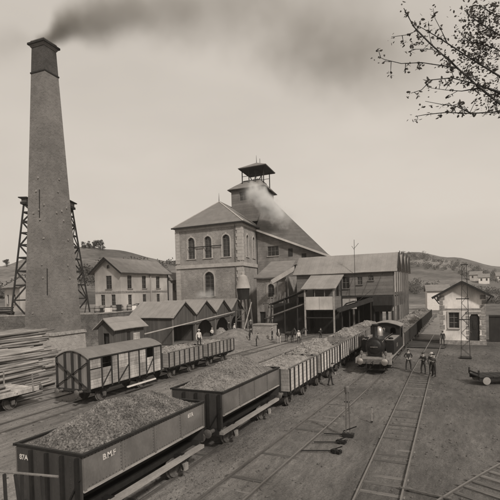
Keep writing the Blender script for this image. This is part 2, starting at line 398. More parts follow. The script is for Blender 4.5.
# ------------------------------------------------------------------ rolling stock
WHEEL = MB()
WHEEL.lathe([(.50, -.05), (.53, -.05), (.53, -.03), (.47, .0), (.47, .08), (.40, .08), (.38, .03), (.12, .05), (.1, .12), (.02, .12)], (0, 0, 0), 'X', 20)
WHEEL_ME = WHEEL.mesh('wheel', M_iron2, True)
BUF_ME = MB().lathe([(.09, 0), (.09, -.3), (.05, -.3), (.05, -.48), (.2, -.5), (.2, -.54), (.12, -.57)], (0, 0, 0), 'Y', 14).mesh('buffer', M_iron2, True)
def running_gear(t, L_, hw=.98, sole=M_sole, wz=.53, axles=None, sw=.12, sh=.3, hang=.0):
    for s in (-1, 1): MB().box(s * hw - sw / 2, s * hw + sw / 2, 0, L_, .85, .85 + sh).build('solebar', sole, t)
    for y in (0, L_): MB().box(-1.15, 1.15, y - .06, y + .06, .9, 1.15).build('headstock', M_wood_d, t)
    MB().box(-.85, .85, .1, L_ - .1, .9, 1.08).build('underframe', M_iron, t)
    for y in (axles or (L_ * .22, L_ * .78)):
        MB().tube([(-.8, y, wz), (.8, y, wz)], .07, 8).build('axle', M_iron, t)
        for s in (-1, 1):
            wl = link('wheel', WHEEL_ME, t, (s * .75, y, wz), 0 if s > 0 else math.pi)
            a = MB(); a.box(s * hw - .1, s * hw + .1, y - .11, y + .11, wz - .13, wz + .15)
            ab = a.build('axle_box', M_sole if sole is M_sole else M_iron2, t)
            MB().bar((s * hw, y - .32, .86), (s * hw, y - .1, wz - .1), .05).bar((s * hw, y + .32, .86), (s * hw, y + .1, wz - .1), .05).build('axle_guard', M_iron, ab)
            MB().tube([(s * hw, y - .48, .82), (s * hw, y - .22, .76), (s * hw, y, .73), (s * hw, y + .22, .76), (s * hw, y + .48, .82)], .045, 6).build('leaf_spring', M_iron, ab)
    for y, rz in ((-.06, 0), (L_ + .06, math.pi)):
        for s in (-1, 1): link('buffer', BUF_ME, t, (s * .87, y, 1.03), rz)
        sg = -1 if rz == 0 else 1
        MB().tube([(0, y, 1.0), (0, y + sg * .2, 1.0), (0, y + sg * .3, .92), (0, y + sg * .22, .8)], .03, 6).build('coupling_hook', M_iron, t)

def hopper_wagon(loc, label, L_=6.6):
    t = thing('hopper_wagon', label, 'wagon', loc, 0, 'steel coal hopper wagons')
    hw, zt, zb = 1.35, 2.75, 1.78; n = 4
    for s in (-1, 1):
        for k in range(n):
            y0, y1 = L_ * k / n, L_ * (k + 1) / n
            MB().box(s * hw - .02, s * hw + .02, y0 + .004, y1 - .004, zb, zt).build('side_plate', M_plate, t)
        for k in range(n + 1):
            y = min(max(L_ * k / n, .05), L_ - .05)
            MB().box(s * (hw + .035) - .022, s * (hw + .035) + .022, y - .045, y + .045, zb - .02, zt - .06).build('side_rib', M_plate, t)
        MB().box(s * (hw + .03) - .06, s * (hw + .03) + .06, -.06, L_ + .06, zt, zt + .07).build('top_rail', M_iron, t)
        b = MB(); b.hexa([(s * hw, .02, zb), (s * hw, L_ - .02, zb), (s * .55, L_ - .02, 1.12), (s * .55, .02, 1.12), (s * (hw - .05), .02, zb), (s * (hw - .05), L_ - .02, zb), (s * .5, L_ - .02, 1.12), (s * .5, .02, 1.12)])
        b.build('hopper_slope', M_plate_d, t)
        MB().box(s * (hw + .02) - .03, s * (hw + .02) + .03, 0, L_, zb - .07, zb + .0).build('lower_angle', M_sole, t)
    for y, d in ((0, -1), (L_, 1)):
        for k in range(3):
            x0 = -hw + 2 * hw * k / 3
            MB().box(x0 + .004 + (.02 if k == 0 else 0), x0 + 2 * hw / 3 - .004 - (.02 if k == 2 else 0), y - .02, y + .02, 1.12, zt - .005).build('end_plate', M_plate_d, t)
        for x in (-.66, 0, .62, 1.2):
            MB().box(x - .05, x + .05, y + d * .022, y + d * .11, 1.1, zt - .05).build('end_stanchion', M_iron, t)
        MB().box(-hw - .05, hw + .05, y - .045, y + .05, zt + .002, zt + .065).build('end_rail', M_iron, t)
        MB().bar((.7, y + d * .06, 1.15), (1.28, y + d * .06, 2.1), .05).build('end_brace', M_iron, t)
    b = MB()
    def rv(x, y, z, ax):
        d = .016
        if ax == 'x': b.hexa([(x, y - d, z - d), (x, y + d, z - d), (x, y + d, z + d), (x, y - d, z + d), (x + .014, y - d * .5, z - d * .5), (x + .014, y + d * .5, z - d * .5), (x + .014, y + d * .5, z + d * .5), (x + .014, y - d * .5, z + d * .5)])
        else: b.hexa([(x - d, y, z - d), (x + d, y, z - d), (x + d, y, z + d), (x - d, y, z + d), (x - d * .5, y - .014, z - d * .5), (x + d * .5, y - .014, z - d * .5), (x + d * .5, y - .014, z + d * .5), (x - d * .5, y - .014, z + d * .5)])
    for k in range(n + 1):
        for z in [zb + .08 + .1 * j for j in range(9)]:
            for dy in (-.085, .085):
                y = L_ * k / n + dy
                if .02 < y < L_ - .02: rv(hw + .019, y, z, 'x')
    for j in range(int(L_ / .14)): rv(hw + .019, .07 + .14 * j, zb + .05, 'x'); rv(hw + .019, .07 + .14 * j, zt - .05, 'x')
    for x in (-1.28, -.45, .45, .9):
        for j in range(13): rv(x, -.019, 1.2 + .12 * j, 'y')
    tag(b.build('rivets', M_plate_d, t), kind='stuff')
    MB().box(-.5, .5, 1, L_ - 1, .55, 1.1).build('discharge_chute', M_iron, t)
    running_gear(t, L_, 1.25, M_sole, sw=.22, sh=.13, axles=(L_ * .2, L_ * .8))
    for y in (L_ * .2, L_ * .8): MB().box(-1.2, 1.2, y - .1, y + .1, .88, 1.0).build('bolster', M_iron, t)
    return t
def open_wagon(loc, label, L_=5.7, zt=2.55, zb=1.18, hw=1.33, side=M_wood_l, name='open_wagon', npan=7, group='open board wagons'):
    t = thing(name, label, 'wagon', loc, 0, group)
    for s in (-1, 1):
        for k in range(npan):
            y0, y1 = L_ * k / npan, L_ * (k + 1) / npan
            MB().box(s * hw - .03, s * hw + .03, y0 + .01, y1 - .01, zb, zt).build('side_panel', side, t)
        for k in range(npan + 1):
            y = min(max(L_ * k / npan, .04), L_ - .04)
            MB().box(s * (hw + .065) - .033, s * (hw + .065) + .033, y - .05, y + .05, zb - .1, zt).build('stanchion', M_wood_d, t)
        MB().box(s * hw - .05, s * hw + .05, -.03, L_ + .03, zt + .002, zt + .06).build('top_rail', M_iron2, t)
    for y, d in ((0, -1), (L_, 1)):
        for k in range(3):
            x0 = -hw + .035 + (2 * hw - .07) * k / 3
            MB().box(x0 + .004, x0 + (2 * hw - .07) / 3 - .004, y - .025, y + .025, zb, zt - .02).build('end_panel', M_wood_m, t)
        for x in (-.75, 0, .75): MB().box(x - .06, x + .06, y + d * .027, y + d * .13, zb - .1, zt).build('end_stanchion', M_wood_d, t)
    MB().box(-hw, hw, .03, L_ - .03, zb - .08, zb - .01).build('floor', M_wood_d, t)
    running_gear(t, L_, .98, M_iron)
    return t
def heap(name, label, x0, x1, y0, y1, z0, h, m, lumps=0, ls=.06, flat=.0, seed=0, endlow=.35, kind='stuff', cat='coal'):
    rng = random.Random(seed); b = MB(); nx, ny = 26, max(12, int((y1 - y0) * 8))
    def z(u, v):
        e = min(1, (min(u, 1 - u)) / (.5 - flat * .5)); f = min(1, min(v, 1 - v) / endlow)
        s = (1 - (1 - e) ** 1.5) * (1 - (1 - f) ** 1.8)
        x, y = x0 + (x1 - x0) * u, y0 + (y1 - y0) * v
        return z0 + h * s + .2 * s ** .5 * nz(x + seed, y, 1, 1.0) + .07 * s ** .5 * nz(x, y, 4, 2.7) + .02 * nz(x, y, 4, 7)
    I = [[b.p((x0 + (x1 - x0) * i / nx, y0 + (y1 - y0) * j / ny, z(i / nx, j / ny))) for i in range(nx + 1)] for j in range(ny + 1)]
    for j in range(ny):
        for i in range(nx): b.face((I[j][i], I[j][i + 1], I[j + 1][i + 1], I[j + 1][i]))
    for _ in range(lumps):
        u, v = rng.uniform(.01, .99), rng.uniform(.01, .99); s = ls * rng.choice((.35, .45, .5, .6, .6, .8, 1, 1.3, 2.0))
        c = Vector((x0 + (x1 - x0) * u, y0 + (y1 - y0) * v, z(u, v) + s * .2))
        ux = Vector((rng.gauss(0, 1), rng.gauss(0, 1), rng.gauss(0, .6))).normalized(); uy = ux.orthogonal().normalized(); uz = ux.cross(uy)
        b.hexa([c + (ux * i * rng.uniform(.6, 1) + uy * j * rng.uniform(.5, .95) + uz * k * rng.uniform(.35, .8)) * s for i, j, k in ((-1, -1, -1), (1, -1, -1), (1, 1, -1), (-1, 1, -1), (-1, -1, 1), (1, -1, 1), (1, 1, 1), (-1, 1, 1))])
    return tag(b.build(name, m), label, cat, 'wagon loads', kind)

# middle train
W1 = hopper_wagon((XC, 9.4, 0), 'nearest steel hopper wagon heaped with coal, lettered B.M.F on its side')
rotx = Matrix.Rotation(R(90), 4, 'X')
text('side_lettering', 'B.M.F', .25, Matrix.Translation((1.376, 1.05, 2.38)) @ Matrix.Rotation(R(90), 4, 'Z') @ rotx, M_letter, W1)
text('side_number', '87A', .23, Matrix.Translation((1.376, 5.6, 2.4)) @ Matrix.Rotation(R(90), 4, 'Z') @ rotx, M_letter, W1)
text('end_number', '87A', .22, Matrix.Translation((-1.02, -.026, 2.36)) @ rotx, M_letter, W1)
MB().box(1.2, 1.3, -.6, -.5, 1.5, 1.56).build('brake_lever', M_iron, W1)
heap('coal_load', 'rough lumpy coal heaped in the nearest hopper wagon', XC - 1.32, XC + 1.32, 9.43, 15.97, 2.66, .82, M_coal, 26000, .025, .1, 1, .36)
W2 = hopper_wagon((XC, 17.7, 0), 'second steel hopper wagon heaped with fine pale coal behind the lettered one', 6.9)
heap('coal_load', 'fine pale coal piled in the second hopper wagon', XC - 1.32, XC + 1.32, 17.73, 24.57, 2.68, 1.0, M_coal_m, 4000, .025, .1, 2, .4)
OW = open_wagon((XC + .35, 25.5, 0), 'white panelled open wagon coupled right behind the hopper wagons')
heap('coal_load', 'flat pale load in the white panelled wagon behind the hoppers', XC + .35 - 1.3, XC + .35 + 1.3, 25.55, 31.15, 2.2, .5, M_coal_p, 900, .03, .5, 3, .2)
rest = [(32.0, 'white panelled open wagon with a high pale heap beside the standing worker'), (38.4, 'white panelled open wagon fourth from the hopper end, nearly level with the locomotive'), (44.8, 'open wagon with pale load standing just left of the locomotive boiler'), (51.2, 'open wagon in the middle train just short of the sorting house hopper'), (57.6, 'last open wagon of the middle train beneath the sorting house chute')]
for k, (y, lb) in enumerate(rest):
    x = XC + .4 - .1 * k
    dup(OW, (x, y, 0), lb, 'open board wagons')
    heap('coal_load', 'pale heap in the %s open wagon of the middle train' % ('second', 'third', 'fourth', 'fifth', 'sixth')[k], x - 1.3, x + 1.3, y + .04, y + 5.66, (2.4, 1.95, 2.25, 2.0, 2.3)[k], (.8, .25, .75, .3, .6)[k], (M_coal_p, M_coal, M_coal_p, M_coal_m, M_coal_p)[k], 1200, .05, .2, 4 + k, .35)

# locomotive train
for k in range(8):
    y = 49.6 + 6.5 * k; x = -6.7 + .0 * k
    o = dup(OW, (x, y, 0), '%s open wagon behind the locomotive' % ('first', 'second', 'third', 'fourth', 'fifth', 'sixth', 'seventh', 'eighth')[k], 'open wagons behind the locomotive')
    heap('coal_load', 'heaped load of the %s wagon behind the locomotive' % ('first', 'second', 'third', 'fourth', 'fifth', 'sixth', 'seventh', 'eighth')[k], x - 1.3, x + 1.3, y + .04, y + 5.66, (1.9, 2.3, 2.0, 2.3, 2.1, 2.3, 2.0, 2.2)[k], (.3, .75, .35, .75, .4, .7, .4, .6)[k], (M_coal_p, M_coal, M_coal_m)[k % 3], 500, .05, .3, 20 + k, .35)

def locomotive(loc):
    t = thing('steam_locomotive', 'dark tank locomotive with round smokebox facing the camera, beside the standing men', 'locomotive', loc)
    MB().box(-1.42, 1.42, -.1, .02, .78, 1.2).build('buffer_beam', M_loco_t, t)
    MB().box(-1.38, 1.38, .02, 8.7, 1.16, 1.24).build('footplate', M_loco_t, t)
    for s in (-1, 1):
        MB().box(s * .62 - .04, s * .62 + .04, .05, 8.6, .75, 1.15).build('frame', M_iron, t)
        MB().lathe([(.13, 0), (.13, -.32), (.06, -.32), (.06, -.5), (.25, -.52), (.25, -.57), (.14, -.62)], (s * .95, -.1, 1.02), 'Y', 16).build('buffer', M_brass, t, True)
        MB().box(s * 1.32 - .02, s * 1.32 + .02, .1, 8.6, 1.02, 1.17).build('valance', M_loco, t)
        for y in (1.5, 3.4, 5.3):
            wl = MB().lathe([(.62, -.05), (.66, -.05), (.66, -.03), (.6, 0), (.6, .09), (.5, .09), (.5, .02), (.15, .04), (.12, .12), (.02, .12)] if s > 0 else [(.62, .05), (.66, .05), (.66, .03), (.6, 0), (.6, -.09), (.5, -.09), (.5, -.02), (.15, -.04), (.12, -.12), (.02, -.12)], (s * .75, y, .67), 'X', 22).build('driving_wheel', M_iron2, t, True)
        MB().bar((s * .93, 1.5, .55), (s * .93, 5.3, .55), .06, .1).build('coupling_rod', M_iron2, t)
        MB().lathe([(.3, -.5), (.3, .5), (.2, .52)], (s * 1.0, .75, .72), 'Y', 14).build('cylinder', M_loco, t, True)
        b = MB(); b.prism([(s * .7, 2.0, 1.25), (s * 1.32, 2.0, 1.25), (s * 1.32, 2.0, 2.28), (s * 1.22, 2.0, 2.36), (s * .62, 2.0, 2.36)], (0, 4.1, 0)); b.build('side_tank', M_loco, t)
        MB().box(s * .97 - .33, s * .97 + .33, 2.05, 6.05, 2.363, 2.39).build('tank_top', M_loco_t, t)
        MB().tube([(s * .95, -.02, 1.2), (s * .95, -.02, 1.5)], .03, 6).lathe([(.09, 0), (.12, .05), (.12, .22), (.06, .3)], (s * .95, -.02, 1.45), 'Z', 10).build('lamp', M_iron2, t)
        MB().tube([(s * .6, .5, 1.3), (s * .6, .5, 2.35), (s * .68, 2.2, 2.55), (s * .68, 6, 2.55)], .022, 6).build('handrail', M_brass, t)
    bo = MB().lathe([(.6, 0), (.72, .02), (.72, 1.3), (.68, 1.35), (.68, 5.6)], (0, .45, 2.0), 'Y', 28).build('boiler', M_loco, t, True)
    MB().lathe([(.03, -.14), (.1, -.12), (.35, -.07), (.52, -.02), (.56, .02)], (0, .42, 2.0), 'Y', 24).build('smokebox_door', M_loco, bo, True)
    MB().bar((-.3, .3, 2.0), (.3, .3, 2.0), .05).tube([(0, .32, 2), (0, .2, 2)], .04, 6).build('door_handle', M_brass, bo)
    MB().box(-.62, .62, .5, 1.8, 1.24, 1.6).build('smokebox_saddle', M_loco, t)
    MB().lathe([(.26, 0), (.2, .12), (.2, .85), (.26, .9), (.28, 1.02), (.22, 1.04)], (0, 1.0, 2.66), 'Z', 20).build('chimney', M_loco, t, True)
    MB().lathe([(.34, 0), (.32, .25), (.3, .5), (.2, .68), (.05, .74)], (0, 2.9, 2.62), 'Z', 20).build('steam_dome', M_brass, t, True)
    MB().lathe([(.28, 0), (.26, .2), (.15, .36), (.04, .4)], (0, 4.5, 2.64), 'Z', 18).build('sand_dome', M_loco, t, True)
    c = MB(); c.wall((-1.32, 6.1, 1.24), (1, 0, 0), (0, 0, 1), [(0, 0), (2.64, 0), (2.64, 1.9), (2.2, 2.12), (1.32, 2.22), (.44, 2.12), (0, 1.9)], [arch(.35, .85, 1.25, 1.8), arch(1.79, 2.29, 1.25, 1.8)], .05, (0, -1, 0)).build('cab_front', M_loco, t)
    for s in (-1, 1): MB().wall((s * 1.32, 6.16, 1.24), (0, 1, 0), (0, 0, 1), rect(0, 2.2, 0, 1.88), [rect(.7, 1.6, .85, 1.65)], .05, (s, 0, 0)).build('cab_side', M_loco, t)
    MB().box(-1.28, 1.28, 8.3, 8.36, 1.24, 3.1).build('cab_back', M_loco, t)
    r = MB(); n = 10; P = [(-1.45 + 2.9 * k / n, 3.12 + .33 * math.sin(math.pi * k / n)) for k in range(n + 1)]
    for (xa, za), (xb, zb) in zip(P, P[1:]): r.hexa([(xa, 5.9, za), (xb, 5.9, zb), (xb, 8.6, zb), (xa, 8.6, za), (xa, 5.9, za + .06), (xb, 5.9, zb + .06), (xb, 8.6, zb + .06), (xa, 8.6, za + .06)])
    r.build('cab_roof', M_loco_t, t)
    MB().tube([(0, -.1, 1), (0, -.35, 1), (0, -.45, .9), (0, -.36, .75)], .04, 6).build('coupling_hook', M_iron, t)
    for s in (-1, 1):
        MB().lathe([(.2, 0), (.2, .12), (.05, .16)], (s * 1.0, 2.6, 2.392), 'Z', 14).build('filler_cap', M_loco, t)
        MB().box(s * 1.25 - .14, s * 1.25 + .14, .25, .5, .45, .5).bar((s * 1.25, .38, .48), (s * 1.25, .38, 1.0), .05).build('step', M_iron, t)
        MB().box(s * 1.325 - .012, s * 1.325 + .012, 3.7, 4.4, 1.65, 1.95).build('number_plate', M_brass, t)
        MB().tube([(s * .5, .55, 2.55), (s * .7, 1.1, 2.5), (s * .74, 1.9, 2.2)], .035, 6).build('steam_pipe', M_iron, t)
        MB().box(s * .9 - .3, s * .9 + .3, .55, 1.7, 1.25, 1.42).build('toolbox', M_loco_t, t)
    MB().lathe([(.12, 0), (.1, .25), (.14, .3), (.14, .36), (.03, .4)], (0, 5.4, 2.66), 'Z', 12).build('safety_valve', M_brass, t, True)
    MB().bar((-1.2, -.115, .99), (1.2, -.115, .99), .02, .3).build('beam_plate', M_iron2, t)
    for x in (-.55, .55): MB().tube([(x, -.1, .95), (x, -.22, .8), (x, -.22, .45)], .035, 6).build('brake_hose', M_iron, t)
    MB().box(-1.1, 1.1, 0, .12, .3, .38).build('guard_iron', M_iron, t)
    return t
LOCO = locomotive((-6.72, 38.95, 0)); LOCO.scale = (1.06, 1.1, 1.13)

# left train
def covered_van(loc):
    t = thing('covered_van', 'covered railway van with arched roof and cross-braced end on the left', 'wagon', loc)
    L_, hw, zb, ze = 7.8, 1.4, 1.15, 3.15
    n = 10; prof = [(-hw - .08 + (2 * hw + .16) * k / n, ze + .52 * math.sin(math.pi * k / n) ** .85) for k in range(n + 1)]
    r = MB()
    for (xa, za), (xb, zb_) in zip(prof, prof[1:]): r.hexa([(xa, -.12, za), (xb, -.12, zb_), (xb, L_ + .12, zb_), (xa, L_ + .12, za), (xa, -.12, za + .05), (xb, -.12, zb_ + .05), (xb, L_ + .12, zb_ + .05), (xa, L_ + .12, za + .05)])
    r.build('roof', M_felt, t)
    inner = [(x * .94, z - .02) for x, z in prof]
    for y, d in ((0, -1), (L_, 1)):
        cuts = [-hw, -.62, .05, .68, hw]
        for a, c in zip(cuts, cuts[1:]):
            def top(x):
                return ze - .02 + .52 * math.sin(math.pi * max(0, min(1, (x + hw + .08) / (2 * hw + .16)))) ** .85
            pts = [(a + .02, y, zb), (c - .02, y, zb)] + [(c - .02 + (a - c + .04) * k / 4, y, top(c - .02 + (a - c + .04) * k / 4)) for k in range(5)]
            MB().prism(pts, (0, -d * .05, 0)).build('end_board', M_wood_end, t)
        for x in cuts[1:-1]: MB().box(x - .07, x + .07, y + min(0, d * .1) + (.001 if d > 0 else -.001), y + max(0, d * .1), zb - .1, top(x) - .02).build('end_post', M_wood_d, t)
        for x in (-hw, hw): MB().box(x - .07, x + .07, y - .08, y + .08, zb - .15, ze).build('corner_post', M_wood_d, t)
        for p, q in (((-hw, zb + .1), (hw, ze - .2)), ((hw, zb + .1), (-hw, ze - .2))):
            MB().bar((p[0], y + d * .13, p[1]), (q[0], y + d * .13, q[1]), .05, .09, (0, 1, 0)).build('end_brace', M_wood_d, t)
        MB().box(-hw, hw, y + min(.0, d * .12), y + max(.0, d * .12), zb - .16, zb - .02).build('end_sill', M_wood_d, t)
    bays = [0, 1.15, 2.1, 2.75, 3.9, 5.05, 5.9, 6.8, 7.8]
    for s in (-1, 1):
        for k, (a, c) in enumerate(zip(bays, bays[1:])):
            lo, hi = zb + .02, ze - .05
            if k in (0, 1, 6): hi = ze - .75
            MB().box(s * hw - .03, s * hw + .03, a + .02, c - .02, lo, lo + (hi - lo) * .48).build('lower_side_board', M_van, t)
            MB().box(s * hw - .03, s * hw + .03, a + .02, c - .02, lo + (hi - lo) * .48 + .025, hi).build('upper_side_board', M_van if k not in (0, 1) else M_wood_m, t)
            if k in (0,): MB().box(s * hw - .028, s * hw + .028, a + .05, c - .05, hi + .08, ze - .05).build('shutter', M_van, t)
            if k in (1, 3, 6): MB().bar((s * (hw + .06), a + .05, zb + .1), (s * (hw + .06), c - .05, ze - .9), .05, .07, (1, 0, 0)).build('side_brace', M_wood_d, t)
        for y in bays[1:-1]: MB().box(s * (hw + .06) - .028, s * (hw + .06) + .028, y - .045, y + .045, zb - .1, ze).build('side_post', M_wood_d, t)
        MB().box(s * (hw + .06) - .06, s * (hw + .06) + .06, -.02, L_ + .02, ze + .0, ze + .07).build('cant_rail', M_wood_d, t)
        MB().bar((s * (hw + .1), 3.6, .62), (s * (hw + .1), 6.9, .62), .12, .1).build('step_board', M_white, t)
    MB().box(-hw + .05, hw - .05, .06, L_ - .06, zb - .05, zb).build('floor', M_wood_d, t)
    running_gear(t, L_, 1.02, M_iron)
    return t
covered_van((XD, 22.0, 0))
OL = open_wagon((XD, 30.9, 0), 'grey open wagon coupled behind the covered van', 5.5, 2.35, 1.15, 1.36, M_wood_m, npan=7)
OL2 = dup(OL, (XD, 37.3, 0), 'second grey open wagon behind the covered van, last of the left train')
heap('timber_load', 'pale load lying level in the first grey open wagon', XD - 1.3, XD + 1.3, 30.95, 36.35, 2.15, .3, M_coal_p, 600, .05, .5, 41, .2, cat='load')
heap('timber_load', 'pale load lying level in the last grey open wagon', XD - 1.3, XD + 1.3, 37.35, 42.75, 2.0, .2, M_coal_p, 600, .05, .5, 42, .2, cat='load')

FW = thing('flat_wagon', 'low flat wagon carrying short logs at the left edge', 'wagon', (XE, 13.6, 0))
for k in range(10): MB().box(-1.35, 1.35, .78 * k + .01, .78 * k + .77, 1.17, 1.24).build('deck_plank', M_van, FW)
for s in (-1, 1):
    MB().box(s * 1.38 - .03, s * 1.38 + .03, 0, 7.8, 1.0, 1.3).build('side_rail', M_van, FW)
    for y in (.6, 3.9, 7.3): MB().box(s * 1.42 - .03, s * 1.42 + .03, y - .04, y + .04, 1.0, 2.2).build('stake', M_wood_m, FW)
running_gear(FW, 7.8, 1.0, M_iron)
text('side_lettering', 'B.M.F', .26, Matrix.Translation((1.415, 6.1, 1.05)) @ Matrix.Rotation(R(90), 4, 'Z') @ rotx, M_letter, FW)

# ------------------------------------------------------------------ logs: every log its own thing
def log_me(L_, r):
    b = MB(); n = 9
    pts = [(0, -L_ / 2, 0), (.01, -L_ / 6, .015), (-.01, L_ / 6, -.01), (0, L_ / 2, 0)]
    b.tube(pts, [r * 1.05, r, r * .95, r * .85], n, cap=False)
    b.cm = 1; b.face(list(range(n))[::-1]); b.face(list(range(3 * n, 4 * n))); 
    me = b.mesh('pit_prop', [M_log, M_logend], True); return me
LOGS = [log_me(l_, r_) for l_, r_ in ((5.6, .1), (6.4, .085), (5.0, .11), (6.9, .09), (4.6, .1))]
SHORT = [log_me(l_, r_) for l_, r_ in ((2.6, .1), (2.9, .12), (2.4, .09))]
def pile(x0, x1, yc, h, label, group, meshes, r=.13, z0=.1, jag=.35, taper=.3, fan=.03):
    z = z0 + r; row = 0; n = 0
    while z < z0 + h:
        t = (z - z0) / h; a = x0 + (x1 - x0) * taper * t * .5; c = x1 - (x1 - x0) * taper * t * .5
        x = a + (r if row % 2 else 0)
        while x < c:
            edge = x > c - 3 * r or z > z0 + h - 3 * r or x < a + 3 * r
            if edge:        # inner logs that nothing shows are left out
                o = link('pit_prop', random.choice(meshes), None, (x + random.uniform(-.03, .03), yc + random.uniform(-jag, jag), z + random.uniform(-.02, .02)), random.uniform(-fan, fan))
                o.rotation_euler.x = random.uniform(-.03, .03)
                tag(o, label, 'log', group); n += 1
            x += 2 * r * random.uniform(.98, 1.12)
        z += r * 1.78; row += 1
    return n
pile(-33.2, -28.6, 21.9, 3.3, 'peeled log in the front timber stack beside the covered van', 'logs of the front timber stack', LOGS, .1, jag=.55, fan=.05)
pile(-40.5, -34.2, 27.5, 4.1, 'log in the taller timber stack in front of the chimney', 'logs of the rear timber stack', LOGS, .115, jag=.7, fan=.06)
pile(-51, -45.5, 30, 4.4, 'log in the farthest timber stack at the left edge below the lattice tower', 'logs of the far timber stack', LOGS, .17, jag=.5)
pile(-28.5, -26.3, 15.6, .5, 'short log lying on the flat wagon', 'logs on the flat wagon', SHORT, .11, 1.22, .2, .2)
pile(-28.5, -26.4, 18.4, .32, 'short log in the second stack on the flat wagon', 'logs on the flat wagon, second stack', SHORT, .1, 1.22, .2, .2)

# ------------------------------------------------------------------ brick chimney and lattice tower
ch = thing('brick_chimney', 'tall square tapering brick factory chimney smoking at the top left', 'chimney', (-43.75, 38.5, 0), R(3.5))
def frus(a0, z0, a1, z1): return MB().hexa([(-a0, -a0, z0), (a0, -a0, z0), (a0, a0, z0), (-a0, a0, z0), (-a1, -a1, z1), (a1, -a1, z1), (a1, a1, z1), (-a1, a1, z1)])
def aw(z): return 2.2 - (2.2 - .9) * (z - 3) / 34.0
frus(2.55, -.1, 2.45, 2.9).build('plinth', M_brick_l, ch)
frus(2.62, 2.903, 2.5, 3.25).build('plinth_cornice', M_quoin_d, ch)
frus(aw(3.25), 3.253, aw(33.2), 33.2).build('shaft', M_brick, ch)
frus(aw(33.2) + .07, 33.203, aw(33.2) + .07, 33.36).build('stone_band', M_wood_d, ch)
frus(aw(33.4), 33.363, aw(36.2), 36.2).build('upper_shaft', mat('sooty_brick', .06, .25, .8, bump=.45, fine=1.0, brick=1.6), ch)
frus(aw(36.2) + .05, 36.203, 1.14, 36.5).build('corbel', M_brick, ch)
frus(1.26, 36.503, 1.26, 36.72).build('cap_slab', M_wood_d, ch)
b = MB()
for s in (-1, 1):
    b.box(s * .85 - .15, s * .85 + .15, -1.0, 1.0, 36.723, 37.0); b.box(-.698, .698, s * .85 - .15, s * .85 + .15, 36.724, 37.0)
b.build('rim', M_brick, ch)
for (sx, ax) in ((-1, 'y'), (1, 'x')):
    for (u, z) in ((.5, 11), (-.7, 17), (.1, 17.3), (.9, 17.8), (-.3, 19.5), (.3, 16.2), (.7, 9.5), (-.9, 5.5), (.8, 14), (0, 21)):
        a = aw(z) + .03
        q = ((u, -a, z) if ax == 'y' else (a, u, z))
        MB().box(q[0] - .11, q[0] + .11, q[1] - .06, q[1] + .06, z - .11, z + .11).build('tie_plate', M_quoin_d, ch)
for z0, z1, sx in ((16, 19.6, .2), (7.5, 10.5, 1.3)):
    MB().bar((sx, -aw(z0) - .05, z0), (sx, -aw(z1) - .05, z1), .08, .05).build('iron_strap', M_iron, ch)

lt = thing('lattice_tower', 'braced lattice tower standing behind the brick chimney', 'tower', (-57.5, 50.5, TZ), R(25))
hz_, ht, hbm = 16.6, 2.6, 4.25
def hwid(z): return hbm + (ht - hbm) * z / hz_
lev = [0, 2.3, 4.5, 6.6, 8.6, 10.5, 12.3, 14.0, 15.4, 16.6]
for sx in (-1, 1):
    for sy in (-1, 1): MB().bar((sx * hbm, sy * hbm, 0), (sx * ht, sy * ht, hz_), .2).build('leg', M_wood_d, lt)
for k, (a, c) in enumerate(zip(lev, lev[1:])):
    wa, wc = hwid(a), hwid(c)
    for s in (-1, 1):
        MB().bar((-wc, s * wc, c), (wc, s * wc, c), .13, .2).build('girt', M_wood_d, lt)
        MB().bar((s * wc, -wc, c), (s * wc, wc, c), .13, .2).build('girt', M_wood_d, lt)
        for q in (-2, 1):
            xa, xb = q * wc / 2, (q + 1) * wc / 2
            d = (q + k) % 2
            MB().bar((xa, s * (wa if d else wc), a if d else c), (xb, s * (wc if d else wa), c if d else a), .16, .2).build('diagonal_brace', M_wood_d, lt)
            if s > 0: MB().bar((s * (wa if d else wc), xa, a if d else c), (s * (wc if d else wa), xb, c if d else a), .11, .14).build('diagonal_brace', M_wood_d, lt)
for sx in (-1, 1):
    MB().box(sx * ht - .4, sx * ht + .4, -ht - .3, ht + .3, hz_, hz_ + .35).build('top_platform', M_wood_d, lt)
    MB().box(sx * ht - .65, sx * ht + .65, -ht - .4, ht + .4, hz_ + .9, hz_ + 1.05).build('top_roof', M_wood_d, lt)
    MB().box(sx * ht - .35, sx * ht + .35, -ht, ht, hz_ + .352, hz_ + .898).build('top_housing', M_iron2, lt)

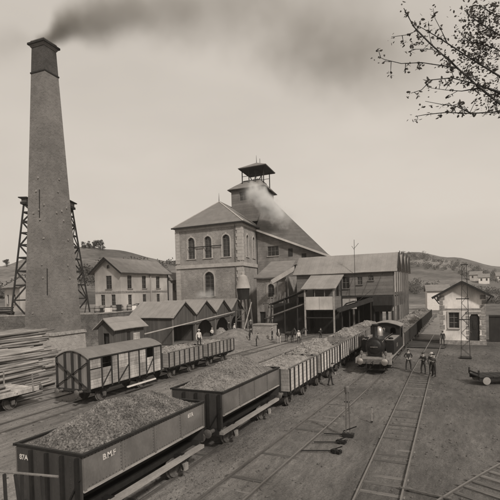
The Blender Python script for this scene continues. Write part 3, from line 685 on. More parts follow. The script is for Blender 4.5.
# ------------------------------------------------------------------ windows
def window(parent, O, U, V, nrm, hole, depth=.25, bars=(1, 3), sill=M_quoin, surround=None, sw=.2, arched=False, glass=None, sill_w=.12):
    O, U, V, nrm = map(Vector, (O, U, V, nrm)); xs_ = [a[0] for a in hole]; zs_ = [a[1] for a in hole]
    x0, x1, z0, z1 = min(xs_), max(xs_), min(zs_), max(zs_)
    w_ = MB(); w_.poly([O + U * a[0] + V * a[1] - nrm * depth for a in hole]); wo = w_.build('window', glass or M_glass, parent)
    f = MB(); P = lambda a, z, d: O + U * a + V * z - nrm * d
    for k in range(1, bars[0] + 1):
        x = x0 + (x1 - x0) * k / (bars[0] + 1); f.bar(P(x, z0, depth - .04), P(x, z1 - .02, depth - .04), .07, .06, nrm)
    for k in range(1, bars[1] + 1):
        z = z0 + (z1 - z0) * k / (bars[1] + 1); f.bar(P(x0, z, depth - .043), P(x1, z, depth - .043), .07, .06, nrm)
    for x in (x0 + .04, x1 - .04): f.bar(P(x, z0, depth - .046), P(x, z1 - ((x1 - x0) / 2 if arched else 0), depth - .046), .08, .06, nrm)
    if bars[0] + bars[1]: f.build('frame', M_post, wo)
    if sill: MB().bar(P(x0 - sill_w, z0 - .08, -.06), P(x1 + sill_w, z0 - .08, -.06), .22, .15, V).build('sill', sill, wo)
    if surround:
        s = MB(); c = (x0 + x1) / 2; r = (x1 - x0) / 2; n = 8
        if arched:
            h = [(c + r * math.cos(math.pi * k / n), z1 - r + r * math.sin(math.pi * k / n)) for k in range(n + 1)]
            q = [(c + (r + sw) * math.cos(math.pi * k / n), z1 - r + (r + sw) * math.sin(math.pi * k / n)) for k in range(n + 1)]
            for k in range(n):
                pts = [h[k], q[k], q[k + 1], h[k + 1]]
                s.hexa([P(a, z, .02) for a, z in pts] + [P(a, z, -.09) for a, z in pts])
            s.bar(P(c, z1 + .02, -.05), P(c, z1 + sw + .2, -.05), .3, .16, nrm)
        for x in (x0 - sw / 2, x1 + sw / 2): s.bar(P(x, z0, -.035), P(x, z1 - (r if arched else 0), -.035), sw, .11, nrm)
        if not arched: s.bar(P(x0 - sw, z1 + sw / 2, -.036), P(x1 + sw, z1 + sw / 2, -.036), sw, .112, nrm)
        s.build('surround', surround, wo)
    return wo

# ------------------------------------------------------------------ main pit building
mb_ = thing('pit_building', 'tall masonry pit building with hipped roof and arched windows', 'building', (-39.3, 81, 0))
E1 = Vector((-math.cos(R(3)), math.sin(R(3)), 0)); E2 = Vector((-math.sin(R(7)), math.cos(R(7)), 0)); Z3 = Vector((0, 0, 1))
NF = Vector((-math.sin(R(3)), -math.cos(R(3)), 0)); NS = Vector((math.cos(R(7)), math.sin(R(7)), 0))
PW, PD, PZ = 16.2, 34.0, 21.3
T = lambda q: E1 * q[0] + E2 * q[1] + Z3 * q[2]
fh = [arch(u - .9, u + .9, 14.5, 19.0) for u in (3.6, 8.0, 12.2)] + [arch(6.7, 9.1, 6.6, 11.6)]
MB().wall((0, 0, 0), E1, Z3, rect(0, PW, 0, PZ), fh, .5, NF).build('front_wall', M_stone, mb_)
for h in fh: window(mb_, (0, 0, 0), E1, Z3, NF, h, .4, (1, 5), M_quoin, M_quoin, .26, True, sill_w=.35)
sh = [arch(v - .7, v + .7, 14.5, 19.0) for v in (3.6, 7.9)]
MB().wall(NS * -.004 + E2 * .004, E2, Z3, rect(0, PD, 0, PZ - .003), sh, .49, NS).build('side_wall', M_stone, mb_)
for h in sh: window(mb_, (0, 0, 0), E2, Z3, NS, h, .4, (1, 5), M_quoin, M_quoin, .24, True, sill_w=.3)
MB(T).box(PW - .5, PW, .02, PD, 0, PZ).build('far_side_wall', M_stone, mb_)
MB(T).box(.01, PW - .01, PD - .5, PD, 0, PZ).build('rear_wall', M_stone, mb_)
MB(T).box(-.2, PW + .2, -.22, -.01, 12.5, 13.25).build('string_course', M_quoin, mb_)
MB(T).box(-.22, -.01, .0, 10, 12.5, 13.25).build('string_course', M_quoin, mb_)
MB(T).box(-.12, PW + .12, -.14, -.008, 20.55, 21.2).build('frieze', M_quoin, mb_)
MB(T).box(-.14, -.008, .0, 10, 20.55, 21.2).build('frieze', M_quoin, mb_)
for (a, c) in ((-.16, 1.0), (PW - 1.0, PW + .16)):
    k = 0; z = 0.0
    while z < 20.5:
        e = .25 if k % 2 else 0
        if not (12.0 < z < 13.2): MB(T).box(a, c + (e if a < 0 else 0), -.12, -.004, z + .01, min(z + .66, 20.5)).build('quoin', M_quoin, mb_)
        z += .68; k += 1
k = 0; z = 0.0
while z < 20.5:
    e = .25 if k % 2 == 0 else 0
    if not (12.0 < z < 13.2): MB(T).box(-.118, -.004, -.05, 1.0 + e, z + .01, min(z + .66, 20.5)).build('quoin', M_quoin, mb_)
    z += .68; k += 1
MB(T).tube([(4.6, -.3, 16.9), (12.8, -.3, 16.9)], .09, 8).build('pipe', M_iron, mb_)
MB(T).tube([(1.45, -.15, .5), (1.45, -.15, 20.8)], .07, 8).build('drainpipe', M_iron2, mb_)
# hipped roof
ov = .75; AP = 27.5
def slab(bld, name, m, pts, th=.22, parent=mb_):
    q = [Vector(a) for a in pts]; nrm = (q[1] - q[0]).cross(q[2] - q[0]).normalized()
    if nrm.z < 0: nrm = -nrm
    bb = MB(); bb.T = bld.T if bld else None
    if len(q) != 4: return bb.prism([a - nrm * th for a in q], nrm * th).build(name, m, parent)
    nu, nv = 10, 4      # sheets and ridges sag a little
    def P(i, j, d):
        u, v = i / nu, j / nv; p = (q[0] * (1 - u) + q[1] * u) * (1 - v) + (q[3] * (1 - u) + q[2] * u) * v
        return p - nrm * d + Vector((0, 0, .07 * nz(p.x + 3, p.y, p.z, .45) + .03 * nz(p.x, p.y + 7, p.z, 1.3)))
    A = [[bb.p(P(i, j, 0)) for i in range(nu + 1)] for j in range(nv + 1)]; B = [[bb.p(P(i, j, th)) for i in range(nu + 1)] for j in range(nv + 1)]
    for j in range(nv):
        for i in range(nu): bb.face((A[j][i], A[j][i + 1], A[j + 1][i + 1], A[j + 1][i])); bb.face((B[j][i], B[j + 1][i], B[j + 1][i + 1], B[j][i + 1]))
    for i in range(nu):
        for j in (0, nv): bb.face((A[j][i], A[j][i + 1], B[j][i + 1], B[j][i]))
    for j in range(nv):
        for i in (0, nu): bb.face((A[j][i], A[j + 1][i], B[j + 1][i], B[j][i]))
    return bb.build(name, m, parent)
TT = MB(T)
c0, c1, c2, c3 = (-ov, -ov, PZ), (PW + ov, -ov, PZ), (PW + ov, PD + ov, PZ), (-ov, PD + ov, PZ)
a0, a1 = (PW / 2, 7.2, AP), (PW / 2, PD - 7, AP)
rf = slab(TT, 'roof', M_roof, [c0, c1, a0]); slab(TT, 'roof_slope', M_roof, [c1, c2, a1, a0]); slab(TT, 'roof_slope', M_roof, [c0, a0, a1, c3]); slab(TT, 'roof_slope', M_roof, [c2, c3, a1])
MB(T).bar(c0, a0, .3, .14).build('hip_ridge', M_quoin, rf); MB(T).bar(c1, a0, .3, .14).build('hip_ridge', M_quoin, rf); MB(T).bar(a0, a1, .3, .16).build('ridge', M_quoin_d, rf)
MB(T).tube([a0, (a0[0], a0[1], AP + 1.9)], [.09, .02], 6).build('finial', M_iron, rf)
MB(T).bar((-ov, -ov, PZ - .12), (PW + ov, -ov, PZ - .12), .22, .26).build('gutter', M_wood_d, mb_)
MB(T).bar((-ov, -ov, PZ - .121), (-ov, 30, PZ - .121), .22, .26).build('gutter', M_wood_d, mb_)
# roof tower and open belfry with sheave
tw = thing('winding_tower', 'square roof tower with open canopy and sheave wheel on the pit building', 'tower', (-39.3, 81, 0))
u0, u1, v0, v1, zt = -.6, 7.6, 14.0, 24.0, 31.3
fr = [rect(2.6, 5.4, 28.6, 30.6)]
MB().wall(T((0, v0, 0)), E1, Z3, rect(u0, u1, 23.5, zt), fr, .3, NF).build('front_wall', M_clad, tw)
window(tw, T((0, v0, 0)), E1, Z3, NF, fr[0], .25, (2, 1), None)
MB(T).box(u0, u0 + .3, v0 + .02, v1, 23.5, zt).build('side_wall', M_clad, tw)
MB(T).box(u1 - .3, u1, v0 + .02, v1, 23.5, zt).build('far_wall', M_clad, tw)
MB(T).box(u0 + .31, u1 - .31, v1 - .3, v1, 23.5, zt).build('rear_wall', M_clad, tw)
ov2 = .8; d0, d1, d2, d3 = (u0 - ov2, v0 - ov2, zt), (u1 + ov2, v0 - ov2, zt), (u1 + ov2, v1 + ov2, zt), (u0 - ov2, v1 + ov2, zt)
e0, e1_, e2_, e3 = (.7, v0 + 2.2, 33.5), (5.0, v0 + 2.2, 33.5), (5.0, v1 - 2.2, 33.5), (.7, v1 - 2.2, 33.5)
for q in ([d0, d1, e1_, e0], [d1, d2, e2_, e1_], [d2, d3, e3, e2_], [d3, d0, e0, e3]): slab(TT, 'lower_roof', M_roof, q, .18, tw)
MB(T).box(.6, 5.1, v0 + 2.1, v1 - 2.1, 33.4, 33.6).build('belfry_floor', M_wood_d, tw)
for u in (-.6, 1.5, 3.2, 5.0):
    for v in (v0 + 1.3, v1 - 3.5):
        MB(T).bar((u, v, 32.0), (u, v, 36.2), .2).build('canopy_post', M_wood_d, tw)
for v in (v0 + 1.3, v1 - 3.5): MB(T).bar((-.6, v, 34.4), (5.0, v, 34.4), .1).build('canopy_rail', M_wood_d, tw)
k0, k1, k2, k3 = (-1.7, v0 - .2, 36.1), (5.6, v0 - .2, 36.1), (5.6, v1 - 1.6, 36.1), (-1.7, v1 - 1.6, 36.1); kp = (2.0, v0 + 4, 38.0)
for q in ([k0, k1, kp], [k1, k2, kp], [k2, k3, kp], [k3, k0, kp]): slab(TT, 'canopy_roof', M_wood_m if False else M_roof, q, .14, tw)
slab(TT, 'canopy_ceiling', M_wood_d, [(-1.6, v0 - .1, 36.0), (5.5, v0 - .1, 36.0), (5.5, v1 - 1.7, 36.0), (-1.6, v1 - 1.7, 36.0)], .1, tw)
MB(T).tube([kp, (kp[0], kp[1], 39.7)], [.08, .03], 6).build('finial', M_iron, tw)
MB(T).tube([(kp[0] - .9, kp[1], 37.4), (kp[0] - .9, kp[1], 38.8)], .06, 6).build('finial', M_iron, tw)
sv = MB(T); n = 20
for k in range(n):
    a, c = 2 * math.pi * k / n, 2 * math.pi * (k + 1) / n
    sv.bar((2 + 1.35 * math.cos(a), v0 + 3, 34.6 + 1.35 * math.sin(a)), (2 + 1.35 * math.cos(c), v0 + 3, 34.6 + 1.35 * math.sin(c)), .16, .2)
for k in range(6):
    a = math.pi * k / 3; sv.bar((2, v0 + 3, 34.6), (2 + 1.3 * math.cos(a), v0 + 3, 34.6 + 1.3 * math.sin(a)), .08)
sv.build('sheave_wheel', M_iron, tw)

# side wing with falling roof
M_wing = mat('coursed_wing_wall', .2, .2, .6, bump=.35, lines=('Z', .55, .3), lr=.08, fine=.9, blot=(.3, .8, 1.12))
wg = thing('side_wing', 'clad wing with long falling roof joining the pit building to the sorting house', 'building', (-40.3, 91, 0))
top = lambda x: 20.5 - x * .408
hl = [rect(2.4, 5.0, 14.9, 17.0)]
MB().wall((0, 0, 0), (1, 0, 0), (0, 0, 1), [(0, 0), (15.5, 0), (15.5, top(15.5)), (0, top(0))], hl, .3, (0, -1, 0)).build('front_wall', M_wing, wg)
window(wg, (0, 0, 0), (1, 0, 0), (0, 0, 1), (0, -1, 0), hl[0], .2, (2, 1), M_quoin)
for x in (7.2, 10.2): MB().box(x, x + 1.0, -.04, -.005, top(x + 1) - 2.6, top(x + 1) - .9).build('shutter', M_wood_d, wg)
MB().box(15.2, 15.496, .01, 22, 0, top(15.5) - .01).build('end_wall', M_wing, wg)
MB().bar((-.2, -.8, top(-.2) + .25), (17.4, -.8, top(17.4) + .25), .5, .38).build('verge', M_plaster2, wg)
A0, A1 = Vector((-1.2, 9.0, 30.3)), Vector((11.6, 9.0, 16.4))
b = MB(); B0, B1 = Vector((-.1, -.6, 20.75)), Vector((16.6, -.6, 13.95))
b.hexa([B0, B1, A1, A0, B0 + Vector((0, 0, .2)), B1 + Vector((0, 0, .2)), A1 + Vector((0, 0, .2)), A0 + Vector((0, 0, .2))]); b.build('upper_roof', mat('dark_slate', .1, .2, .8, bump=.3, lines=('Z', .3, .3), lr=.08, fine=.9), wg)
b = MB(); C0, C1 = A0 + Vector((0, 11, -7)), A1 + Vector((1.5, 11, -4))
b.hexa([A0, A1, C1, C0, A0 + Vector((0, 0, .2)), A1 + Vector((0, 0, .2)), C1 + Vector((0, 0, .2)), C0 + Vector((0, 0, .2))]); b.build('rear_roof', M_roof, wg)
MB().bar(A0 + Vector((0, 0, .1)), A1 + Vector((0, 0, .1)), .3, .3).build('ridge', M_quoin, wg)

# annex in front of the wing
an = thing('stone_annex', 'small stone annex with arched window and lean-to roof against the pit building', 'building', (-34.9, 78, 0))
ah = [arch(2.3, 3.6, 6.2, 8.6), rect(.5, 1.7, 0, 3.4)]
MB().wall((0, 0, 0), (1, 0, 0), (0, 0, 1), rect(0, 5.8, 0, 9.9), ah, .4, (0, -1, 0)).build('front_wall', M_stone_d, an)
window(an, (0, 0, 0), (1, 0, 0), (0, 0, 1), (0, -1, 0), ah[0], .3, (1, 2), M_quoin, M_quoin, .3, True)
MB().box(.5, 1.7, .3, .35, 0, 3.4).build('door', M_wood_d, an)
MB().box(5.4, 5.796, .01, 10, 0, 9.89).build('side_wall', M_stone_d, an)
MB().box(0, .4, .41, 10, 0, 9.9).build('inner_wall', M_stone_d, an)
slab(None, 'roof', M_rooft, [(-.3, -.6, 9.8), (6.2, -.6, 9.8), (5.0, 8.5, 13.4), (-.3, 8.5, 13.4)], .25, an)

# funnel tank beside the annex
fn = thing('funnel_hopper', 'pale conical hood on timber legs at the corner of the pit building', 'hopper', (-35.9, 74.2, 0))
MB().lathe([(1.35, 7.9), (1.25, 8.3), (.75, 10.1), (.3, 10.4), (.3, 10.8), (.05, 10.9)], (0, 0, 0), 'Z', 18).build('hood', M_plaster2, fn, True)
MB().lathe([(1.0, 5.8), (1.15, 7.89)], (0, 0, 0), 'Z', 16).build('drum', M_wood_d, fn, True)
for sx in (-1, 1):
    for sy in (-1, 1): MB().bar((sx * 1.3, sy * 1.1, -.1), (sx * .9, sy * .8, 5.9), .22).build('leg', M_post, fn)
for z in (2, 4): 
    MB().bar((-1.2, -1.0, z), (1.2, -1.0, z), .14).build('brace', M_post, fn)
MB().bar((-1.2, -1.12, 2), (1.1, -1.0, 4), .12).build('brace', M_post, fn)
MB().bar((.6, -1.6, .0), (2.2, -1.3, 5.4), .18).build('leaning_pole', M_wood_l, fn)

# timber stack and stage between annex and sorting house
st = thing('timber_stage', 'leaning timbers and stage posts beside the sorting house ramp', 'trestle', (-29.5, 72.5, 0))
for x, dx, h in ((-1.6, .9, 6.2), (-.9, .9, 6.6), (-.2, .8, 6.3), (.5, .8, 6.8), (1.2, .5, 6.4), (1.9, .2, 7.0)): MB().bar((x, -.2, 0), (x + dx, .8, h), .18).build('pole', M_post, st)
for z in (2.5, 5.0): MB().bar((-1.6, 0, z), (2.9, 0, z), .16).build('crossbeam', M_post, st)
MB().box(-2.2, 3.0, .9, 2.6, 4.9, 5.1).build('platform', M_wood_d, st)
bl = thing('loading_block', 'low pale masonry block standing on the rubble mound', 'block', (-27.2, 63.2, 0))
MB().box(-1.6, 1.6, -.8, 1.2, -.2, 2.1).build('block', M_stone_d, bl); MB().box(-1.7, 1.7, -.9, 1.3, 2.103, 2.3).build('coping', M_stone, bl)
b = MB(); nx, ny = 40, 40
def mound(x, y):
    u, v = (x + 31.5) / 6.5, (y - 63) / 12
    r = math.sqrt(u * u + v * v); e = max(0, 1 - r) ; e = e * e * (3 - 2 * e)
    return 1.55 * e * (1 + .5 * nz(x, y, 7, .35)) + .12 * min(1, e * 4) * nz(x, y, 2, 1.7) + gz(x, y) - .06 + .02
idx = [[b.p((-38 + 13 * i / nx, 51 + 24 * j / ny, mound(-38 + 13 * i / nx, 51 + 24 * j / ny))) for i in range(nx + 1)] for j in range(ny + 1)]
for j in range(ny):
    for i in range(nx): b.face((idx[j][i], idx[j][i + 1], idx[j + 1][i + 1], idx[j + 1][i]))
tag(b.build('rubble_mound', M_rubble), kind='structure')

# ------------------------------------------------------------------ sorting house
so_ = thing('sorting_house', 'long clad sorting house with pale sheet roof and row of gables', 'building', (-25, 74, 0))
XL, XR = -.5, 15.5; EZ, RZ = 10.15, 13.1
wh = [rect(7.2, 8.4, 7.3, 9.3), rect(9.8, 10.8, 7.6, 9.0)]
fw_holes = [rect(7.4, 8.6, 7.4, 9.3), rect(11.7, 12.5, 8.6, 9.4), rect(9.9, 10.7, 8.0, 9.2)]
MB().wall((0, 0, 0), (1, 0, 0), (0, 0, 1), rect(XL, XR, 6.15, EZ), fw_holes, .2, (0, -1, 0)).build('front_cladding', M_clad, so_)
for h in fw_holes: window(so_, (0, 0, 0), (1, 0, 0), (0, 0, 1), (0, -1, 0), h, .15, (1, 1), M_post)
MB().box(7.0, 7.3, -.06, -.005, 7.0, 9.6).build('window_jamb', M_post, so_)
for x in (11.6, 13.4, 9.0): MB().bar((x - .9, -.05, 6.4), (x + .6, -.05, 9.8), .05, .09, (0, 1, 0)).build('cladding_brace', M_post, so_)
bays_y = [0, 6.2, 11.8, 16.8, 21.5]
for k, (a, c) in enumerate(zip(bays_y, bays_y[1:])):
    m_ = (a + c) / 2
    slab(None, 'roof_front_slope', M_roofm, [(XL - .5, a - (.6 if k == 0 else 0), EZ - (.25 if k == 0 else 0)), (XR + .7, a - (.6 if k == 0 else 0), EZ - (.25 if k == 0 else 0)), (XR + .7, m_, RZ), (XL - .5, m_, RZ)], .16, so_)
    slab(None, 'roof_rear_slope', M_roofm, [(XL - .5, m_, RZ), (XR + .7, m_, RZ), (XR + .7, c, EZ), (XL - .5, c, EZ)], .16, so_)
    MB().prism([(XR, a + .02, EZ - .1), (XR, c - .02, EZ - .1), (XR, m_, RZ - .2)], (-.15, 0, 0)).build('gable', M_clad, so_)
    for y in (a + .15, m_, c - .15): MB().box(XR + .02, XR + .22, y - .11, y + .11, 0, (EZ if y != m_ else RZ - .5)).build('gable_post', M_post, so_)
    MB().box(XR - .1, XR, a + .3, c - .3, 6.6, EZ - .15).build('gable_cladding', M_plaster2, so_)
    MB().box(XR - .1, XR, a + .3, c - .3, 4.3, 6.3).build('gable_shutter', M_wood_d if k else M_clad, so_)
    MB().bar((XR + .72, a, EZ + .1), (XR + .72, m_, RZ + .1), .1, .35).build('barge_board', M_wood_d, so_)
MB().box(XL, XR, .3, 21, 5.9, 6.1).build('floor', M_wood_d, so_)
for x in (-.4, 3, 6.2, 9.2, 12.0, 13.4, 15.2):
    for y in (.15, 8.0): MB().box(x - .13, x + .13, y - .13, y + .13, 0, 6.0).build('post', M_post if y < 1 else M_wood_d, so_)
MB().box(XL, XR - 4, 14, 14.2, 0, 6).build('rear_wall', M_wood_d, so_)
MB().box(XL - .02, XL + .2, .2, 21, 0, EZ).build('end_wall', M_wood_d, so_)
MB().box(7.4, 9.7, -.02, .1, 4.0, 5.9).build('pale_panel', M_plaster2, so_)
MB().bar((6.6, -.12, 6.05), (XR, -.12, 6.05), .18, .3).build('sill_beam', M_wood_d, so_)
MB().bar((9.7, -.9, 4.8), (9.7, -.9, 15.2), .06).bar((9.7, -.9, 13.8), (10.4, -.9, 14.6), .05).bar((9.7, -.9, 13.6), (9.3, -.9, 14.2), .05).build('flue_pipe', M_iron, so_)
# projecting bay
bay = thing('loading_bay', 'open projecting loading bay with sloping pale roof and board parapet', 'building', (-22.4, 68.5, 0))
slab(None, 'roof', M_roofm, [(-.4, -.5, 7.5), (5.2, -.5, 7.5), (5.2, 5.2, 9.78), (-.4, 5.2, 9.78)], .14, bay)
for x in (.1, 4.75): MB().box(x - .11, x + .11, -.11, .11, 0, 7.5).build('post', M_sole, bay)
for x in (1.7, 3.3): MB().box(x - .06, x + .06, -.05, .05, 4.1, 7.5).build('stud', M_post, bay)
for k in range(2): MB().box(.22 + k * 2.24, 2.42 + k * 2.24, -.06, .02, 4.15, 6.2).build('parapet_board', M_plaster2, bay)
MB().box(0, 4.85, .03, 5, 4.0, 4.14).build('floor', M_wood_d, bay)
MB().bar((.1, 0, 2.9), (4.75, 0, 2.9), .14).build('tie_beam', M_wood_d, bay)
for x in (.1, 4.75): 
    MB().bar((x, 0, 7.35), (x, 5, 9.35), .15).build('rafter', M_wood_d, bay); MB().box(x - .1, x + .1, 4.8, 5.0, 0, 9.3).build('rear_post', M_wood_d, bay)
MB().box(4.6, 4.74, .12, 5, 4.15, 6.2).build('side_parapet', M_clad, bay)
MB().box(.0, 4.8, 5.05, 5.15, 0, 6).build('rear_wall', M_wood_d, bay)
# hopper and chute on the right of the front
hp = thing('coal_hopper', 'dark iron coal hopper hanging below the sorting house front', 'hopper', (-12.4, 72.3, 0))
MB().hexa([(.3, .2, 3.6), (2.6, .2, 3.6), (2.6, 1.5, 3.6), (.3, 1.5, 3.6), (0, -.3, 4.6), (3, -.3, 4.6), (3, 1.6, 4.6), (0, 1.6, 4.6)]).build('funnel', M_iron, hp)
MB().box(0, 3, -.3, 1.6, 4.603, 6.0).build('bin', M_wood_d, hp)
for x in (.1, 1.2, 2.0, 2.9): MB().box(x - .12, x + .12, .5, .74, 0, 3.7).build('leg', M_wood_d, hp)
cu_ = thing('loading_chute', 'inclined dark trough chute reaching out over the wagons', 'chute', (-12.6, 71.6, 0))
b = MB()
P0, P1 = Vector((0.2, 0, 5.3)), Vector((-4.6, -2.5, 3.7))
MB().bar(P0, P1, 1.1, .12).build('trough', M_iron, cu_)
for s in (-1, 1): MB().bar(P0 + Vector((.27 * s, -.5 * s, .3)), P1 + Vector((.27 * s, -.5 * s, .3)), .08, .6).build('trough_side', M_wood_d, cu_)
MB().bar((-3.0, -1.6, 0), (-3.0, -1.6, 4.2), .16).build('support', M_wood_d, cu_)
MB().bar((-3.0, -1.6, 4.3), (.1, 0, 7.0), .05).build('stay', M_iron, cu_)
c2 = thing('loading_chute', 'curved dark roofed trough just right of the open loading bay', 'chute', (-17.0, 70.0, 0))
pts = [Vector((0, 0, 4.0)), Vector((.9, .3, 5.0)), Vector((2.0, .8, 5.35)), Vector((3.2, 1.4, 5.2))]
for a, c in zip(pts, pts[1:]): MB().bar(a, c, 1.2, .14).build('cover', M_wood_d, c2)
for x, y in ((.2, .2), (2.6, 1.2)): MB().box(x - .08, x + .08, y - .08, y + .08, 0, 4.6).build('support', M_wood_d, c2)
# conveyors left of the bay
cv = thing('inclined_conveyor', 'pale boxed conveyor rising from the annex to the sorting house roof', 'conveyor', (-30.2, 74.8, 0))
MB().bar((-.3, .2, 8.9), (4.0, 1.2, 11.3), .9, .75).build('casing', M_plaster2, cv); MB().lathe([(.45, -.5), (.45, .5)], (4.1, 1.2, 11.4), 'Y', 14).build('head_drum', M_iron, cv)
for x, z in ((.6, 8.9), (2.6, 10.0)): MB().bar((x, .5, 0), (x, .5, z), .18).build('support', M_post, cv)
c3_ = thing('inclined_conveyor', 'dark roofed ramp sloping down leftwards from the loading bay', 'conveyor', (-22.6, 69.6, 0))
MB().bar((0, 0, 7.2), (-6.2, .6, 5.0), 1.8, .14).build('roof', M_wood_d, c3_)
MB().bar((.4, -.2, 5.2), (-6.6, .3, 2.9), 1.4, .2).build('ramp', M_post, c3_)
for x, z in ((-1.2, 6.7), (-3.4, 5.9), (-5.8, 5.1)): MB().bar((x, -.5, 0), (x, -.5, z), .15).build('support', M_wood_d, c3_)
MB().box(-6.5, 0, 2.2, 2.4, 0, 5.2).build('rear_boards', M_wood_d, c3_)

# ------------------------------------------------------------------ row of four sheds
lab = ['nearest dark boarded shed in the row of four gables', 'second gabled shed from the near end of the row', 'third gabled shed of the row with pale heap in its arch', 'farthest and smallest looking gabled shed next to the pit building']
Y0 = [53.0, 59.0, 65.2, 70.6, 75.6]
for k in range(4):
    a, c = Y0[k], Y0[k + 1]; wdt = c - a; s_ = thing('gabled_shed', lab[k], 'shed', (-37, a, 0), 0, 'row of gabled sheds')
    hole = [arch(.5, wdt - .5, 0, 3.0)] if k else [rect(.35, wdt - .35, 0, 2.55)]
    MB().wall((0, 0, 0), (0, 1, 0), (0, 0, 1), [(0, 0), (wdt, 0), (wdt, 4.05), (wdt / 2, 6.0), (0, 4.05)], hole, .12, (1, 0, 0)).build('gable_wall', M_shedw, s_)
    MB().box(-7.4, -.13, .02, .14, 0, 4.0).build('side_wall', M_shedw, s_); MB().box(-7.4, -7.3, .15, wdt, 0, 4.0).build('rear_wall', M_shedw, s_)
    if k == 3: MB().box(-7.4, -.13, wdt - .12, wdt, 0, 4.0).build('side_wall', M_shedw, s_)
    e = .35 if k == 0 else 0
    slab(None, 'roof_slope', M_sroof, [(.45, -e, 4.1 - e * .65), (.45, wdt / 2, 6.15), (-7.7, wdt / 2, 6.15), (-7.7, -e, 4.1 - e * .65)], .12, s_)
    slab(None, 'roof_slope', M_sroof, [(.45, wdt, 4.1), (.45, wdt / 2, 6.15), (-7.7, wdt / 2, 6.15), (-7.7, wdt, 4.1)], .12, s_)
    MB().bar((.4, 0, 3.98), (.4, wdt / 2, 6.02), .08, .2).build('barge_board', M_wood_d, s_); MB().bar((.4, wdt, 3.98), (.4, wdt / 2, 6.02), .08, .2).build('barge_board', M_wood_d, s_)
    MB().box(.03, .2, -.09, .09, 0, 4.1).build('corner_post', M_post, s_)
tag(MB().bar((-36.4, 46.1, 2.25), (-36.4, 71.5, 3.78), .1, .13).build('sloping_pipe', M_quoin), 'pale sloping pipe running up along the shed gables', 'pipe')
heap('ash_heap', 'pale heap lying in the arch of the third shed', -38.5, -36.2, 66.2, 69.6, .0, 1.1, M_coal_p, 300, .05, .1, 77, .5, cat='heap')

# small gabled shed in front of the terrace
ss = thing('gabled_hut', 'small gabled hut peeping over the covered van beside the chimney', 'shed', (-35.6, 37.2, 0))
hl = [rect(.7, 1.5, .0, 3.2)]
MB().wall((0, 0, 0), (1, 0, 0), (0, 0, 1), [(0, 0), (2.3, 0), (2.3, 3.75), (1.15, 4.6), (0, 3.75)], hl, .1, (0, -1, 0)).build('gable_wall', M_shedw, ss)
MB().box(.7, 1.5, .3, .36, 0, 3.2).build('door', M_wood_d, ss)
hw_ = [rect(1.9, 2.5, 2.2, 3.2)]
MB().wall((2.296, .01, 0), (0, 1, 0), (0, 0, 1), rect(0, 4.8, 0, 3.75), hw_, .1, (1, 0, 0)).build('side_wall', M_shedw, ss)
window(ss, (2.3, .01, 0), (0, 1, 0), (0, 0, 1), (1, 0, 0), hw_[0], .08, (0, 0), None)
MB().box(2.32, 2.38, 2.9, 4.0, 1.9, 3.0).build('shutter', M_wood_l, ss)
MB().box(0, .1, .11, 4.8, 0, 3.7).build('far_wall', M_shedw, ss); MB().box(.1, 2.2, 4.7, 4.8, 0, 3.7).build('rear_wall', M_shedw, ss)
slab(None, 'roof_slope', M_sroof, [(2.75, -.5, 3.62), (2.75, 5.2, 3.62), (1.15, 5.2, 4.85), (1.15, -.5, 4.85)], .1, ss)
slab(None, 'roof_slope', M_sroof, [(-.45, -.5, 3.62), (-.45, 5.2, 3.62), (1.15, 5.2, 4.85), (1.15, -.5, 4.85)], .1, ss)

# ------------------------------------------------------------------ house on the terrace
ho = thing('plaster_house', 'pale plastered two-storey house with gable on the terrace', 'house', (-57.8, 66.6, TZ - .1))
HW, HL, HE, HR = 6.4, 15.2, 7.45, 9.75
gh = [rect(-3.6, -2.2, 4.0, 6.5), arch(-3.3, -2.6, 7.9, 8.6), rect(-5.0, -4.0, .9, 2.9), rect(-2.4, -1.4, .9, 2.9)]
MB().wall((0, 0, 0), (1, 0, 0), (0, 0, 1), [(-HW, 0), (0, 0), (0, HE), (-HW / 2, HR), (-HW, HE)], gh, .3, (0, -1, 0)).build('gable_wall', M_plaster2, ho)
for k, h in enumerate(gh): window(ho, (0, 0, 0), (1, 0, 0), (0, 0, 1), (0, -1, 0), h, .2, (1, 2) if k != 1 else (0, 0), M_quoin_d if k != 1 else None)
hs = [rect(y, y + 1.3, 4.0, 6.5) for y in (1.9, 6.3, 10.9)] + [rect(y, y + 1.1, .6, 2.8) for y in (2.0, 6.4, 11.0)]
MB().wall((-.004, .002, 0), (0, 1, 0), (0, 0, 1), rect(0, HL, 0, HE - .003), hs, .29, (1, 0, 0)).build('side_wall', M_plaster2, ho)
for h in hs: window(ho, (0, 0, 0), (0, 1, 0), (0, 0, 1), (1, 0, 0), h, .2, (1, 2), M_quoin_d)
MB().box(-HW, -.31, HL - .3, HL, 0, HE).build('rear_wall', M_plaster2, ho); MB().box(-HW, -HW + .3, .31, HL - .31, 0, HE).build('far_wall', M_plaster2, ho)
MB().box(-HW - .03, .06, -.06, -.004, 3.15, 3.5).build('floor_band', M_quoin_d, ho); MB().box(.004, .06, 0, HL, 3.15, 3.5).build('floor_band', M_quoin_d, ho)
for s, x in ((1, .8), (-1, -HW - .8)): slab(None, 'roof_slope', M_rooft, [(x, -.9, HE - .45), (x, HL + .6, HE - .45), (-HW / 2, HL + .6, HR + .3), (-HW / 2, -.9, HR + .3)], .2, ho)
for x in (.8, -HW - .8): MB().bar((x, -.88, HE - .6), (-HW / 2, -.88, HR + .12), .08, .3).build('barge_board', M_wood_d, ho)
MB().tube([(.15, 8.9, .2), (.15, 8.9, 7)], .13, 8).build('drainpipe', M_quoin, ho)
MB().box(.05, .12, HL - .35, HL - .05, 0, 7).build('corner_strip', M_wood_d, ho)
lo_ = thing('low_house', 'lower pale house end showing beside the pit building', 'house', (-57.9, 82.8, TZ - .1))
hs = [rect(1.0, 1.8, 3.4, 5.0), rect(3.2, 4.0, 3.4, 5.0)]
